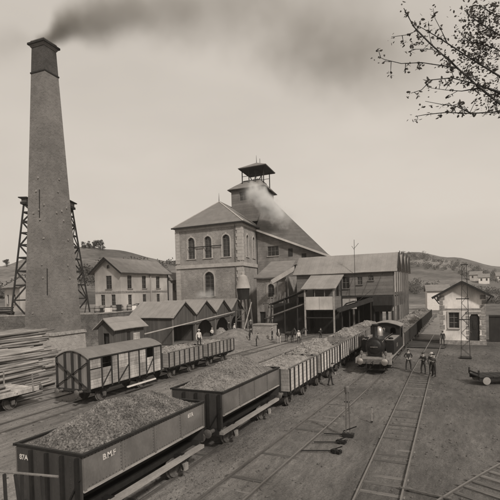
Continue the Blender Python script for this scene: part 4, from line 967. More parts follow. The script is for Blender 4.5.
MB().wall((0, .003, 0), (0, 1, 0), (0, 0, 1), rect(0, 9, 0, 5.9), hs, .3, (1, 0, 0)).build('side_wall', M_plaster2, lo_)
for h in hs: window(lo_, (0, 0, 0), (0, 1, 0), (0, 0, 1), (1, 0, 0), h, .2, (1, 1), M_quoin_d)
MB().box(-5, -.31, 0, .3, 0, 5.9).build('end_wall', M_plaster2, lo_)
slab(None, 'roof_slope', M_rooft, [(.6, -.2, 5.75), (.6, 9.4, 5.75), (-3, 9.4, 7.7), (-3, -.2, 7.7)], .2, lo_)
slab(None, 'roof_slope', M_rooft, [(-6.6, -.2, 5.75), (-6.6, 9.4, 5.75), (-3, 9.4, 7.7), (-3, -.2, 7.7)], .2, lo_)
# white low building left of the chimney, seen through the lattice
lw = thing('white_outbuilding', 'white outbuilding seen through the lattice tower at the left edge', 'building', (-84, 62, TZ - .1), R(-20))
hs = [rect(1.5, 2.5, 1.6, 3.4), rect(5.5, 6.5, 1.6, 3.4)]
MB().wall((0, 0, 0), (1, 0, 0), (0, 0, 1), rect(0, 9, 0, 5), hs, .3, (0, -1, 0)).build('front_wall', M_plaster2, lw)
for h in hs: window(lw, (0, 0, 0), (1, 0, 0), (0, 0, 1), (0, -1, 0), h, .2, (1, 1), M_quoin_d)
MB().box(8.7, 9, .31, 6, 0, 5).build('end_wall', M_plaster2, lw); MB().box(0, .3, .31, 6, 0, 5).build('end_wall', M_plaster2, lw)
slab(None, 'roof_slope', M_rooft, [(-.5, -.6, 4.8), (9.5, -.6, 4.8), (9.5, 3, 6.8), (-.5, 3, 6.8)], .2, lw); slab(None, 'roof_slope', M_rooft, [(-.5, 6.6, 4.8), (9.5, 6.6, 4.8), (9.5, 3, 6.8), (-.5, 3, 6.8)], .2, lw)

# clutter on the terrace edge
BAR = MB().lathe([(.34, 0), (.42, .3), (.44, .55), (.42, .8), (.34, 1.1), (.3, 1.1), (.3, 1.06)], (0, 0, 0), 'Z', 14).mesh('barrel', M_wood_m, True)
HOOP = MB().lathe([(.43, .26), (.45, .26), (.45, .33), (.43, .33)], (0, 0, 0), 'Z', 14).mesh('hoop', M_iron, True)
ords = ['first', 'second', 'third', 'fourth', 'fifth', 'sixth', 'seventh', 'eighth', 'ninth']
for k, y in enumerate((51.0, 52.6, 54.6, 56.8, 58.2, 60.6, 62.4)):
    o = tag(link('barrel', BAR, None, (-48.9 - .6 * (k % 2), y, TZ)), '%s barrel from the chimney end along the terrace edge' % ords[k], 'barrel', 'barrels on the terrace edge')
    link('hoop', HOOP, o); link('hoop', HOOP, o, (0, 0, .5))
for k, (y, s, m) in enumerate(((51.8, .8, M_wood_d), (53.7, .9, M_white), (55.7, 1.2, M_wood_d), (59.4, 1.0, M_white), (61.5, 1.2, M_wood_d), (64, 1.3, M_wood_d))):
    o = thing('crate', '%s crate or bundle from the chimney end, %s, on the terrace edge' % (ords[k], 'whitish' if m is M_white else 'dark'), 'crate', (-49.2, y, TZ), .3 * k, 'crates on the terrace edge')
    MB().box(-s / 2, s / 2, -s / 2, s / 2, 0, s * .9).build('box', m, o); MB().box(-s / 2 - .03, s / 2 + .03, -s / 2 - .03, s / 2 + .03, s * .903, s * .97).build('lid', M_wood_d, o)
for k in range(7):
    x = -54 - 4.2 * k; y = 50 - (x + 48) * -.433 + 2 + (k % 2)
    o = thing('scrap_stack', '%s dark stack of scrap and timber from the right, left of the terrace corner' % ords[k], 'stack', (x, y, TZ), .4 * k, 'scrap stacks on the terrace')
    for j in range(9): MB().bar((random.uniform(-1.4, -1), random.uniform(-.6, .6), .1 + .14 * j), (random.uniform(1, 1.5), random.uniform(-.6, .6), .1 + .14 * j), .16).build('beam', M_post if j % 2 else M_wood_d, o)

# ------------------------------------------------------------------ hut on the right and lattice mast
hu = thing('track_hut', 'small plastered hut with gable front, door and window at right', 'hut', (-2.35, 62, 0))
HX = 5.2
hh = [rect(1.05, 2.25, 2.05, 4.0), [(3.4, 0), (4.5, 0), (4.5, 3.4), (4.3, 3.75), (3.6, 3.75), (3.4, 3.4)]]
MB().wall((0, 0, 0), (1, 0, 0), (0, 0, 1), [(0, 0), (HX, 0), (HX, 6.35), (HX / 2, 7.75), (0, 6.35)], hh, .35, (0, -1, 0)).build('front_wall', M_plaster, hu)
window(hu, (0, 0, 0), (1, 0, 0), (0, 0, 1), (0, -1, 0), hh[0], .2, (1, 2), M_quoin, M_quoin, .18)
dr = MB().box(3.4, 4.5, .12, .2, 0, 3.7).build('door', M_wood_d, hu); MB().box(3.75, 4.15, .09, .118, 1.9, 3.0).build('pane', M_glass, dr); MB().box(3.5, 3.58, .05, .117, 1.5, 1.6).build('handle', M_brass, dr)
s = MB()
for k in range(6): s.box(3.05, 3.38, -.042, .0 - .004, .62 * k + .02, .62 * k + .5); s.box(4.515, 4.58, -.042, -.004, .62 * k + .06, .62 * k + .54)
s.bar((3.0, -.03, 3.95), (4.9, -.03, 3.95), .06, .3); s.build('door_surround', M_quoin_d, hu)
for x in (.0, HX):
    for k in range(10):
        e = .18 if k % 2 else .0
        MB().box((x - .03) if x == 0 else x - .42 - e, (x + .42 + e) if x == 0 else x + .03, -.05, -.004, .62 * k + .03, .62 * k + .55).build('quoin', M_quoin_d, hu)
MB().box(-.04, HX + .04, -.055, -.006, 4.3, 4.5).build('string_course', M_quoin_d, hu)
MB().box(-.05, HX + .05, -.06, -.005, -.05, .5).build('plinth', M_quoin_d, hu)
for x, y0 in ((0, .0), (HX - .35, .0)): MB().box(x + .003, x + .347, .36, 6, 0, 6.3).build('side_wall', M_plaster, hu)
MB().box(0, HX, 6, 6.3, 0, 6.35).build('rear_wall', M_plaster, hu)
for s_, x in ((-1, -.85), (1, HX + .85)):
    slab(None, 'roof_slope', M_rooft, [(x, -.8, 6.0), (x, 6.8, 6.0), (HX / 2, 6.8, 7.95), (HX / 2, -.8, 7.95)], .16, hu)
    MB().bar((x, -.82, 5.84), (HX / 2, -.82, 7.8), .09, .28).build('barge_board', M_wood_d, hu)
    MB().bar((-.02 if s_ < 0 else HX + .02, -.45, 5.1), (x * .8 if s_ < 0 else HX + .65, -.45, 6.05), .12).build('eave_bracket', M_wood_d, hu)
ms = thing('lattice_mast', 'slim open lattice mast standing in front of the plastered hut', 'mast', (.45, 50.4, 0))
for sx in (-1, 1):
    for sy in (-1, 1): MB().bar((sx * .42, sy * .42, 0), (sx * .2, sy * .2, 9.4), .045).build('leg', M_iron, ms)
for k in range(12):
    z0, z1 = .25 + .76 * k, .25 + .76 * (k + 1); a, c = .42 - .22 * z0 / 9.4, .42 - .22 * z1 / 9.4
    for s in (-1, 1): MB().bar((-a * (1 if k % 2 else -1), s * a, z0), (c * (1 if k % 2 else -1), s * c, z1), .025).build('diagonal_brace', M_iron, ms)
MB().box(-.35, .35, -.35, .35, 9.4, 9.46).build('top_plate', M_iron, ms)
for z, l_ in ((6.0, .7), (3.9, .75)): MB().bar((-l_ - .1, -.3, z), (l_ * .55, -.3, z), .09).build('crossarm', M_iron, ms)
MB().box(-.55, .55, -.55, .55, 0, .1).build('base_plate', M_iron, ms)
hedge_d = thing('boundary_wall', 'dark low wall and bank running back to the right of the hut', 'wall', (3.4, 66, 0))
MB().box(0, 40, 0, .5, 0, 3.2).build('wall', M_wood_d, hedge_d); MB().box(0, 40, -.1, .6, 3.203, 3.4).build('coping', M_wood_d, hedge_d)
# low trolley at the right edge
tr = thing('low_trolley', 'low dark four-wheeled trolley standing at the right edge', 'trolley', (.9, 37.6, 0), R(-66))
for k in range(7): MB().box(-.85, .85, .5 * k, .5 * k + .46, .52, .6).build('plank', M_wood_d, tr)
for s in (-1, 1):
    MB().box(s * .7 - .08, s * .7 + .08, 0, 3.5, .3, .515).build('side_beam', M_iron, tr)
    for y in (.5, 2.9): MB().lathe([(.28, -.06), (.28, .06), (.1, .09), (.03, .09)], (s * .82, y, .29), 'X', 16).build('wheel', M_sole, tr, True)
MB().bar((-.75, -.02, .6), (-.75, -.02, 1.05), .1).bar((.75, -.02, .6), (.75, -.02, 1.05), .1).bar((-.8, -.02, .8), (.8, -.02, .8), .08).build('end_rail', M_wood_d, tr)

# ------------------------------------------------------------------ switch levers and stake
lv = thing('switch_post', 'tall slim switch lever post beside the curving track', 'post', (-5.13, 22.1, 0))
for s in (-1, 1): MB().bar((s * .1, 0, 0), (s * .06, 0, 2.2), .055).build('upright', M_iron2, lv)
MB().lathe([(.13, 2.2), (.13, 2.45), (.05, 2.5)], (0, 0, 0), 'Z', 10).build('lamp_head', M_iron2, lv); MB().box(-.28, .28, -.14, .14, -.02, .14).build('base', M_iron, lv); MB().bar((-.15, 0, 1.7), (.12, 0, 1.7), .05).build('cross_piece', M_iron, lv)
MB().bar((-.25, .05, .2), (.45, -.1, .55), .05).build('lever', M_iron, lv)
for (x, y, lb) in ((-5.2, 21.05, 'upper of the two dark ground levers below the switch post'), (-5.1, 19.7, 'lower of the two dark ground levers below the switch post')):
    o = thing('ground_lever', lb, 'lever', (x, y, 0), random.uniform(-.4, .4), 'ground levers'); o.scale = (.72, .72, .72)
    MB().box(-.35, .3, -.16, .16, -.02, .14).build('base', M_iron, o); MB().lathe([(.09, -.08), (.09, .08)], (.25, 0, .14), 'Y', 10).build('weight', M_iron, o); MB().bar((-.25, 0, .12), (.35, .1, .42), .06).build('lever', M_iron, o); MB().box(-.2, .05, -.26, -.1, .0, .22).build('box', M_iron, o)
sk = thing('stake', 'short thin stake stuck in the ground between the tracks', 'stake', (-4.45, 24.85, 0))
MB().tube([(0, 0, 0), (.02, 0, .75)], .025, 6).build('pole', M_sole, sk); MB().box(-.06, .06, -.05, .05, 0, .06).build('foot', M_iron, sk)

# wooden trestle in the bottom left corner
tsl = thing('timber_trestle', 'weathered timber rail trestle in the bottom left corner before the wagon end', 'trestle', (-8.6, 6.9, 0))
MB().tube([(-.85, -.35, 3.46), (.62, .1, 3.38)], .03, 8).build('top_rail', M_post, tsl)
for p, q in (((-.2, -.15, 3.4), (-.45, -.1, 0)), ((.25, -.02, 3.4), (.45, 0, 0)), ((-.6, -.28, 3.4), (-.62, -.2, 0)), ((-.35, -.2, 3.4), (-.15, -.1, 1.2))): MB().bar(p, q, .055).build('leg', M_wood_d, tsl)

# ------------------------------------------------------------------ people and horses (one skinned body each)
DG = None
def skinned(name, verts, edges, rad, root, sub=1):
    me = bpy.data.meshes.new(name); me.from_pydata(verts, edges, []); o = bpy.data.objects.new(name, me); COL.objects.link(o)
    md = o.modifiers.new('s', 'SKIN'); md.use_smooth_shade = True; md.branch_smoothing = .3
    for i, r in enumerate(rad):
        v = me.skin_vertices[0].data[i]; v.radius = (r, r) if not isinstance(r, tuple) else r; v.use_root = (i == root)
    ms_ = o.modifiers.new('d', 'SUBSURF'); ms_.levels = sub; ms_.render_levels = sub
    bpy.context.view_layer.update()
    res = bpy.data.meshes.new_from_object(o.evaluated_get(bpy.context.evaluated_depsgraph_get()))
    bpy.data.objects.remove(o); return res
def person(loc, rz, label, lh, rh, le=None, re=None, stance=.13, stride=.0, lean=0, top=M_cloth_d, legs=M_cloth_d, hat='cap', group=None, h=1.0):
    V = []; Rr = []; Ed = []; reg = []
    def add(p, r, par=None, region=0):
        V.append(Vector(p)); Rr.append(r); reg.append(region)
        if par is not None: Ed.append((par, len(V) - 1))
        return len(V) - 1
    fy = -lean
    pel = add((0, 0, .94), (.15, .12), None, 1)
    spn = add((0, fy * .3, 1.14), (.15, .115), pel, 2); cst = add((0, fy * .7, 1.36), (.175, .125), spn, 2)
    nk = add((0, fy * .95, 1.5), .058, cst, 3); hd = add((0, fy - .015, 1.6), (.078, .095), nk, 3); add((0, fy - .01, 1.71), (.07, .085), hd, 3)
    for sgn, hand, elb in ((1, lh, le), (-1, rh, re)):
        sh_ = add((sgn * .185, fy * .75, 1.42), .068, cst, 2)
        hand = Vector(hand); S = V[sh_]
        e = Vector(elb) if elb else (S + hand) / 2 + Vector((sgn * .07, .06, -.02))
        el = add(e, .05, sh_, 2); wr = add(e.lerp(hand, .86), .032, el, 2)
        d = (hand - e).normalized(); pm = add(hand, (.04, .022), wr, 3)
        side = Vector((0, -1, 0)) if abs(d.y) < .8 else Vector((1, 0, 0)); 
        for q in range(4):
            off = side * (.027 - .018 * q); ln = (.075, .085, .08, .062)[q]
            k1 = add(hand + d * .05 + off, .0095, pm, 3); add(hand + d * (.05 + ln * .55) + off + Vector((-sgn * .022, 0, 0)), .008, k1, 3)
        add(hand + side * .06 + d * .02, .01, pm, 3)
    for sgn, fyy in ((1, -stride), (-1, stride)):
        hp_ = add((sgn * .095, 0, .88), .098, pel, 1); kn = add((sgn * (.1 + stance) / 2 + sgn * .04, fyy * .5 - .03, .49), .068, hp_, 1)
        an_ = add((sgn * stance, fyy, .1), .05, kn, 1); add((sgn * (stance + .03), fyy - .16, .045), (.045, .035), an_, 4); add((sgn * stance, fyy + .05, .045), .04, an_, 4)
    me = skinned('person', V, Ed, Rr, pel)
    mats = [top, legs, M_skin, M_iron]; 
    for m in mats: me.materials.append(m)
    mi = {2: 0, 1: 1, 3: 2, 4: 3}
    for p_ in me.polygons:
        c = p_.center; best, bi = 9e9, 0
        for (a, b_) in Ed:
            A, B = V[a], V[b_]; t = max(0, min(1, (c - A).dot(B - A) / max(1e-9, (B - A).length_squared))); dd = (A + (B - A) * t - c).length
            if dd < best: best, bi = dd, (reg[b_] if t > .5 or reg[a] == 1 else reg[b_])
        p_.material_index = mi[bi]
    o = tag(link('person', me, None, loc, rz), label, 'person', group); o.scale = (h, h, h)
    hz0 = 1.70
    if hat == 'cap':
        MB().lathe([(.1, 0), (.112, .03), (.105, .07), (.04, .09)], (0, fy - .01, hz0 - .03), 'Z', 14).box(-.07, .07, fy - .17, fy - .07, hz0 - .03, hz0 - .015).build('cap', M_cloth_d, o, True)
    elif hat == 'straw':
        MB().lathe([(.155, 0), (.155, .012), (.105, .03), (.1, .1), (.03, .115)], (0, fy - .01, hz0 - .03), 'Z', 16).build('hat', M_straw, o, True)
    else:
        MB().lathe([(.085, -.06), (.1, .0), (.085, .06), (.03, .085)], (0, fy + .01, hz0), 'Z', 14).build('hair', M_hair, o, True)
    nb = MB(); nb.hexa([(-.015, fy - .085, 1.585), (.015, fy - .085, 1.585), (.01, fy - .08, 1.64), (-.01, fy - .08, 1.64), (-.012, fy - .125, 1.592), (.012, fy - .125, 1.592), (.006, fy - .1, 1.64), (-.006, fy - .1, 1.64)]); nb.build('nose', M_skin, o)
    for s in (-1, 1): MB().lathe([(.012, -.012), (.028, 0), (.012, .012)], (s * .086, fy, 1.62), 'X', 8).build('ear', M_skin, o)
    return o
hip = ((.19, -.13, 1.0), (-.19, -.13, 1.0), (.33, .04, 1.17), (-.33, .04, 1.17))
hang = ((.27, -.06, .78), (-.27, -.06, .78), (.27, .05, 1.1), (-.27, .05, 1.1))
fold = ((-.1, -.2, 1.2), (.1, -.2, 1.16), (.28, -.05, 1.15), (-.28, -.05, 1.15))
person((-4.2, 41.8, 0), R(15), 'man with pale shirt front and hands on hips, standing between locomotive and track', *hip, stance=.19, top=M_cloth_d, hat='hair', h=1.04)
person((-2.85, 40.2, 0), R(-25), 'man in dark clothes standing in the middle of the three on the track', *fold, stance=.17, h=1.03)
person((-2.2, 40.0, 0), R(160), 'man in light hat standing close behind the rightmost man on the track', *hang, hat='straw', h=1.06)
person((-1.98, 39.1, 0), R(-40), 'rightmost man of the group on the track, in a dark grey jacket', *fold, top=M_cloth_g, h=1.08)
person((-9.0, 33.3, 0), R(100), 'worker in dark clothes stooping beside the white panelled wagons', (.3, -.35, .95), (-.2, -.4, .9), stance=.15, stride=.15, lean=.18)
person((-22.7, 36.9, 2.05), R(60), 'worker in white shirt standing on the first grey open wagon', *hang, top=M_cloth_w, hat='straw', h=1.0)
person((-35.0, 60.8, .05), R(70), 'worker in pale shirt standing before the second shed arch', *hip, top=M_cloth_w, hat='straw')
person((-35.2, 68.9, .1), R(80), 'worker in pale shirt standing between the third and fourth shed arches', *hang, top=M_cloth_w, hat='straw')
person((-24.6, 54.4, 0), R(120), 'worker stooping at the foot of the rubble mound', (.3, -.4, .8), (-.2, -.42, .75), lean=.25, top=M_cloth_g)
person((-28.9, 62, 1.3), R(30), 'worker standing beside the pale masonry block', *hang, top=M_cloth_g, h=1.1)
person((-2.0, 60.8, 0), R(10), 'figure in dark clothes at the window corner of the hut', *hang, stance=.14)
person((-20.2, 58.9, 0), R(30), 'man in pale shirt standing right of the dark horses', *hang, top=M_cloth_w, hat='straw')

person((-27.5, 58.5, .3), R(150), 'dark worker bending at the near slope of the rubble mound', (.25, -.45, .7), (-.2, -.45, .75), lean=.3, stride=.1)
person((-33.6, 63.8, .9), R(60), 'dark clad worker walking up the rubble mound towards the sheds', *hang, stride=.2, stance=.12)
person((-18.4, 63.5, 0), R(-20), 'dark clad man standing under the open loading bay posts', *fold, stance=.12)
person((-25.2, 61.5, 0), R(-60), 'dark clad man standing just right of the masonry block', *hang, stride=.12)
def horse(loc, rz, label, m):
    V = []; Ed = []; Rr = []
    def add(p, r, par=None):
        V.append(Vector(p)); Rr.append(r)
        if par is not None: Ed.append((par, len(V) - 1))
        return len(V) - 1
    rump = add((0, .75, 1.28), (.27, .29)); mid = add((0, .15, 1.2), (.27, .3), rump); chest_ = add((0, -.5, 1.22), (.24, .33), mid)
    n1 = add((0, -.82, 1.5), (.13, .2), chest_); n2 = add((0, -1.08, 1.8), (.1, .15), n1); hd = add((0, -1.22, 1.88), (.09, .12), n2)
    mz = add((0, -1.42, 1.68), .075, hd); add((0, -1.55, 1.52), .062, mz)
    for s in (-1, 1): add((s * .06, -1.16, 2.06), .022, hd)
    for s in (-1, 1):
        sh_ = add((s * .15, -.55, 1.0), .12, chest_); kn = add((s * .16, -.58 + .04 * s, .58), .065, sh_); fl = add((s * .16, -.56 + .04 * s, .14), .042, kn); add((s * .16, -.62 + .04 * s, .04), .062, fl)
        hp_ = add((s * .16, .82, 1.0), .15, rump); st_ = add((s * .17, .68, .76), .095, hp_); hk = add((s * .17, .9 + .05 * s, .5), .06, st_); fl = add((s * .17, .86 + .05 * s, .14), .042, hk); add((s * .17, .8 + .05 * s, .04), .062, fl)
    t1 = add((0, 1.06, 1.3), .05, rump); t2 = add((0, 1.16, 1.0), .06, t1); add((0, 1.17, .65), .03, t2)
    me = skinned('horse', V, Ed, Rr, rump); me.materials.append(m)
    o = tag(link('horse', me, None, loc, rz), label, 'horse', 'horses in front of the sorting house')
    b = MB()
    for k in range(7):
        t = k / 6; y, z = -.68 - .45 * t, 1.66 + .36 * t
        b.hexa([(-.03, y - .05, z - .1), (.03, y - .05, z - .1), (.03, y + .09, z - .06), (-.03, y + .09, z - .06), (-.02, y - .07, z + .1), (.02, y - .07, z + .1), (.02, y + .03, z + .08), (-.02, y + .03, z + .08)])
    b.build('mane', M_hair, o)
    c = MB(); n = 12
    for k in range(n):
        a, d = 2 * math.pi * k / n, 2 * math.pi * (k + 1) / n
        c.bar((.27 * math.cos(a), -.72 - .12 * math.sin(a), 1.36 + .36 * math.sin(a)), (.27 * math.cos(d), -.72 - .12 * math.sin(d), 1.36 + .36 * math.sin(d)), .09)
    c.build('collar', M_iron, o); return o
horse((-23.0, 58.6, 0), R(20), 'pale horse leftmost in front of the sorting house', M_horse_l)
horse((-21.9, 60.0, 0), R(55), 'dark horse next to the pale one in front of the sorting house', M_horse_d)
horse((-20.9, 60.2, 0), R(95), 'dark horse farthest right in front of the sorting house', M_horse_d)

# ------------------------------------------------------------------ far buildings
def far_house(name, label, loc, rz, w_, d_, h_, rh, cat='house', wm=M_plaster2, nw=2):
    t = thing(name, label, cat, loc, rz, 'far houses')
    hs = []
    for k in range(nw): x = w_ * (k + .5) / nw; hs.append(rect(x - .5, x + .5, h_ * .45, h_ * .45 + 1.5))
    MB().wall((0, 0, 0), (1, 0, 0), (0, 0, 1), rect(0, w_, 0, h_), hs, .2, (0, -1, 0)).build('front_wall', wm, t)
    for h in hs: window(t, (0, 0, 0), (1, 0, 0), (0, 0, 1), (0, -1, 0), h, .15, (0, 0), None)
    for x in (0, w_): MB().prism([(x, .2, 0), (x, d_, 0), (x, d_, h_), (x, d_ / 2, h_ + rh), (x, .2, h_)], (-.2 if x else .2, 0, 0)).build('gable_wall', wm, t)
    MB().box(.2, w_ - .2, d_ - .2, d_, 0, h_).build('rear_wall', wm, t)
    slab(None, 'roof_slope', M_rooft, [(-.4, -.5, h_ - .25), (w_ + .4, -.5, h_ - .25), (w_ + .4, d_ / 2, h_ + rh + .15), (-.4, d_ / 2, h_ + rh + .15)], .2, t)
    slab(None, 'roof_slope', M_rooft, [(-.4, d_ + .5, h_ - .25), (w_ + .4, d_ + .5, h_ - .25), (w_ + .4, d_ / 2, h_ + rh + .15), (-.4, d_ / 2, h_ + rh + .15)], .2, t)
far_house('white_house', 'white house beyond the hut at the end of the pale path', (-9.2, 150, 0), R(8), 6.5, 7, 6.2, 1.6, nw=1, wm=M_white)
for k, (px, r, w_) in enumerate(((470, 330, 7), (479, 318, 6), (497, 345, 8))):
    a = math.atan((px - 250) / 450); x, y = polar(a, r)
    far_house('village_house', '%s pale house counted from the left in the village on the right hillside' % ['first', 'second', 'third'][k], (x, y, hill_h(a, r) - .6), R(-10 + 9 * k), w_, 7, 4.4, 2.0, wm=M_white if k % 2 else M_plaster2)

# ------------------------------------------------------------------ trees
def leaf_blob(b, c, r, n, s, rng, flat=.8):
    for _ in range(n):
        d = Vector((rng.gauss(0, 1), rng.gauss(0, 1), rng.gauss(0, 1))).normalized() * (rng.random() ** .45) * r; d.z *= flat
        p = Vector(c) + d; u = Vector((rng.gauss(0, 1), rng.gauss(0, 1), rng.gauss(0, 1))).normalized(); v = u.orthogonal().normalized(); q = s * rng.uniform(.6, 1.3)
        b.poly([p + u * q, p + v * q * .5, p - u * q, p - v * q * .5])
def far_tree(loc, h, label, seed, name='far_tree', group='far trees', nb=13, s=.24):
    rng = random.Random(seed); t = thing(name, label, 'tree', loc, 0, group)
    tk = MB().tube([(0, 0, -.5), (.05 * h, 0, h * .35), (0, .02 * h, h * .7)], [.05 * h, .035 * h, .015 * h], 7)
    for k in range(4): a = 1.6 * k + seed; tk.tube([(0.03 * h, 0, h * (.35 + .06 * k)), (.22 * h * math.cos(a), .22 * h * math.sin(a), h * (.55 + .06 * k))], [.02 * h, .008 * h], 5)
    tk.build('trunk', M_bark, t)
    c = MB()
    for k in range(nb): a = rng.uniform(0, 6.28); q = rng.uniform(.05, .28) * h; leaf_blob(c, (q * math.cos(a), q * math.sin(a), h * rng.uniform(.22, .85)), h * rng.uniform(.12, .24), 60, s * h / 5, rng)
    c.build('crown', M_leaf_f, t); return t
for k, (px, h) in enumerate(((86, 3.6), (91, 4.2), (96, 4.6), (102, 5.6), (36, 4.2), (8, 4.0))):
    a = math.atan((px - 250) / 450); r = 232; x, y = polar(a, r)
    far_tree((x, y, hill_h(a, r) - .2), h, ['leftmost of the four small trees on the hill crest right of the chimney', 'second of the small trees on the hill crest right of the chimney', 'third of the small trees on the hill crest right of the chimney', 'largest small tree on the hill crest, rightmost of the four', 'small hill crest tree just left of the chimney', 'small hill crest tree at the left edge'][k], 30 + k)
rng = random.Random(5); wb = MB(); nw = 0
while nw < 620:
    px = rng.choice((rng.uniform(-60, 180), rng.uniform(392, 560), rng.uniform(392, 560))); a = math.atan((px - 250) / 450)
    r = rng.uniform(125, 232) if px < 200 else rng.uniform(200, 468)
    x, y = polar(a, r)
    if nz(x, y, 9, .014) + .35 * nz(x, y, 1, .05) < -.06: continue
    if abs(x + 57) < 12 and 60 < y < 100: continue
    hh_ = rng.uniform(2.2, 4.5); leaf_blob(wb, (x, y, hill_h(a, r) + hh_ * .4), hh_ * .65, 40, .5, rng); nw += 1
tag(wb.build('woodland', M_leaf_f), 'scattered hedges and copses covering the far hillsides', 'woodland', None, 'stuff')

# overhanging tree at the upper right: trunk stands on the bank right of the camera
tree = thing('overhanging_tree', 'leafy branches of a near tree hanging into the upper right sky', 'tree', (3.6, 7.4, 0))
PSI = R(25); FWv = Vector((-math.sin(PSI), math.cos(PSI), 0)); RTv = Vector((math.cos(PSI), math.sin(PSI), 0)); th = R(1.5)
def at(px, py, d):
    a, c = (px - 250) / 450, (291.5 - py) / 450
    return (FWv + RTv * (a * math.cos(th) + c * math.sin(th)) + Z3 * (-a * math.sin(th) + c * math.cos(th))) * d + Vector((0, 0, CAMH)) - Vector((3.6, 7.4, 0))
tk = MB(); tk.tube([(0, 0, -.2), (.1, 0, 2.5), (0, .1, 5.5), (-.1, .1, 8.2), (-.15, .2, 10.5), (-.1, .3, 13)], [.34, .26, .22, .18, .13, .05], 12); tk.build('trunk', M_bark, tree, True)
limbs = [   # (pixel path, depth, radii) read as branches hanging out from the trunk
    ([(560, 150), (500, 107), (478, 90), (455, 70), (430, 48), (412, 30), (402, 12)], 7.4, (.075, .012)),
    ([(560, 120), (500, 80), (470, 62), (445, 46), (432, 38), (418, 30)], 7.7, (.06, .01)),
    ([(455, 70), (440, 68), (420, 65), (400, 66), (383, 62), (377, 59)], 7.3, (.022, .006)),
    ([(560, 135), (500, 113), (470, 115), (445, 114), (425, 116), (414, 118)], 7.1, (.04, .007)),
    ([(500, 95), (470, 85), (450, 80), (430, 82), (420, 92), (410, 95)], 7.0, (.03, .006)),
    ([(478, 90), (460, 93), (445, 92), (430, 90)], 7.5, (.02, .006)),
    ([(430, 48), (415, 34), (405, 38), (390, 40)], 7.35, (.016, .005)),
    ([(445, 46), (440, 35), (433, 22), (431, 12)], 7.75, (.016, .005)),
    ([(540, 60), (500, 40), (480, 28), (468, 20), (462, 14)], 7.9, (.05, .01)),
    ([(540, 45), (500, 22), (486, 15), (478, 10)], 8.0, (.04, .01)),
    ([(455, 70), (446, 60), (430, 52), (410, 52), (408, 49)], 7.2, (.014, .005)),
    ([(470, 115), (455, 108), (440, 106), (424, 103)], 7.0, (.014, .005)),
    ([(560, 90), (510, 60), (490, 50), (470, 45), (462, 40)], 8.2, (.04, .008)),
]
rng = random.Random(11); lf = MB()
def leaf(b, p, s, rng):
    u = Vector((rng.gauss(0, 1), rng.gauss(0, 1), rng.gauss(0, .5) - .35)).normalized(); v = u.cross(Vector((rng.gauss(0, .5), rng.gauss(0, .5), 1))).normalized(); nrm = u.cross(v)
    P = [p, p + u * s * .3 + v * s * .26 + nrm * s * .06, p + u * s * .65 + v * s * .24 + nrm * s * .05, p + u * s, p + u * s * .65 - v * s * .24 + nrm * s * .05, p + u * s * .3 - v * s * .26 + nrm * s * .06]
    k = [b.p(q) for q in P]; b.face((k[0], k[1], k[2], k[3])); b.face((k[0], k[3], k[4], k[5]))
for path_, d, (r0, r1) in limbs:
    pts = [at(x, y, d + .35 * math.sin(.05 * x + d * 3)) for x, y in path_]
    if path_[0][0] > 530: pts = [Vector((-.1, .15, max(2, min(12, pts[0].z - .6))))] + pts
    rad = [(r0 + (r1 - r0) * k / (len(pts) - 1)) * (.3 if k else .7) + .002 for k in range(len(pts))]
    MB().tube(pts, rad, 7).build('limb', M_bark, tree, True)
    for a, c, (x, y) in zip(pts, pts[1:], path_[1:] if len(pts) == len(path_) else path_):
        ln = (c - a).length; dense = .8 if x < 450 else 2.2 if y < 80 else 1.4
        nt_ = max(1, int(ln * 9 * dense))
        for k in range(nt_):
            q = a.lerp(c, rng.random()); dirn = Vector((rng.gauss(0, .6), rng.gauss(0, 1), rng.gauss(.15, .6))).normalized(); tl = rng.uniform(.05, .24)
            e = q + dirn * tl
            lf.cm = 1; lf.tube([q, e], [.006, .003], 4, False); lf.cm = 0
            for j in range(rng.randint(5, 9)): leaf(lf, e - dirn * tl * .45 * rng.random() + Vector((rng.gauss(0, .02), rng.gauss(0, .02), rng.gauss(0, .02))), rng.uniform(.038, .072), rng)
    for j in range(6): leaf(lf, pts[-1] + Vector((rng.gauss(0, .05), rng.gauss(0, .05), rng.gauss(0, .05))), rng.uniform(.035, .07), rng)
for (x, y, n, sp) in ((470, 50, 240, .2), (480, 30, 160, .25), (490, 60, 160, .25), (468, 24, 90, .12), (488, 98, 130, .12), (475, 54, 160, .1), (494, 30, 120, .2), (488, 16, 80, .12)):
    for j in range(n): leaf(lf, at(x, y, 8.0) + Vector((rng.gauss(0, sp), rng.gauss(0, .3), rng.gauss(0, sp * .7))), rng.uniform(.035, .075), rng)
for j in range(1500): leaf(lf, at(rng.uniform(505, 640), rng.uniform(-60, 110), 8.0) + Vector((0, rng.gauss(0, .8), 0)), rng.uniform(.07, .11), rng)
tag(lf.build('crown', [M_leaf, M_bark], tree), kind='stuff')

# ------------------------------------------------------------------ ground litter: clinker and stones
rng = random.Random(3); lb_ = MB()
for _ in range(9000):
    y = 9 + 45 * rng.random() ** 1.6; x = rng.uniform(-26, 8) if y < 40 else rng.uniform(-30, 4)
    if nz(x, y, 4, .3) < -.1 and rng.random() < .7: continue
    s = rng.choice((.015, .02, .025, .03, .05)) * (1 + y / 60); z = gz(x, y) - .05 + s * .3
    k = [lb_.p((x + dx * s * rng.uniform(.6, 1.3), y + dy * s * rng.uniform(.6, 1.3), z + dz * s * rng.uniform(.5, 1))) for dx, dy, dz in ((1, 0, 0), (0, 1, 0), (-1, 0, 0), (0, -1, 0), (.1, 0, .8))]
    for i in range(4): lb_.face((k[i], k[(i + 1) % 4], k[4]))
tag(lb_.build('clinker_stones', mat('clinker', .1, .5, 3, bump=.4)), 'small clinker stones strewn over the yard ground', 'stones', None, 'stuff')

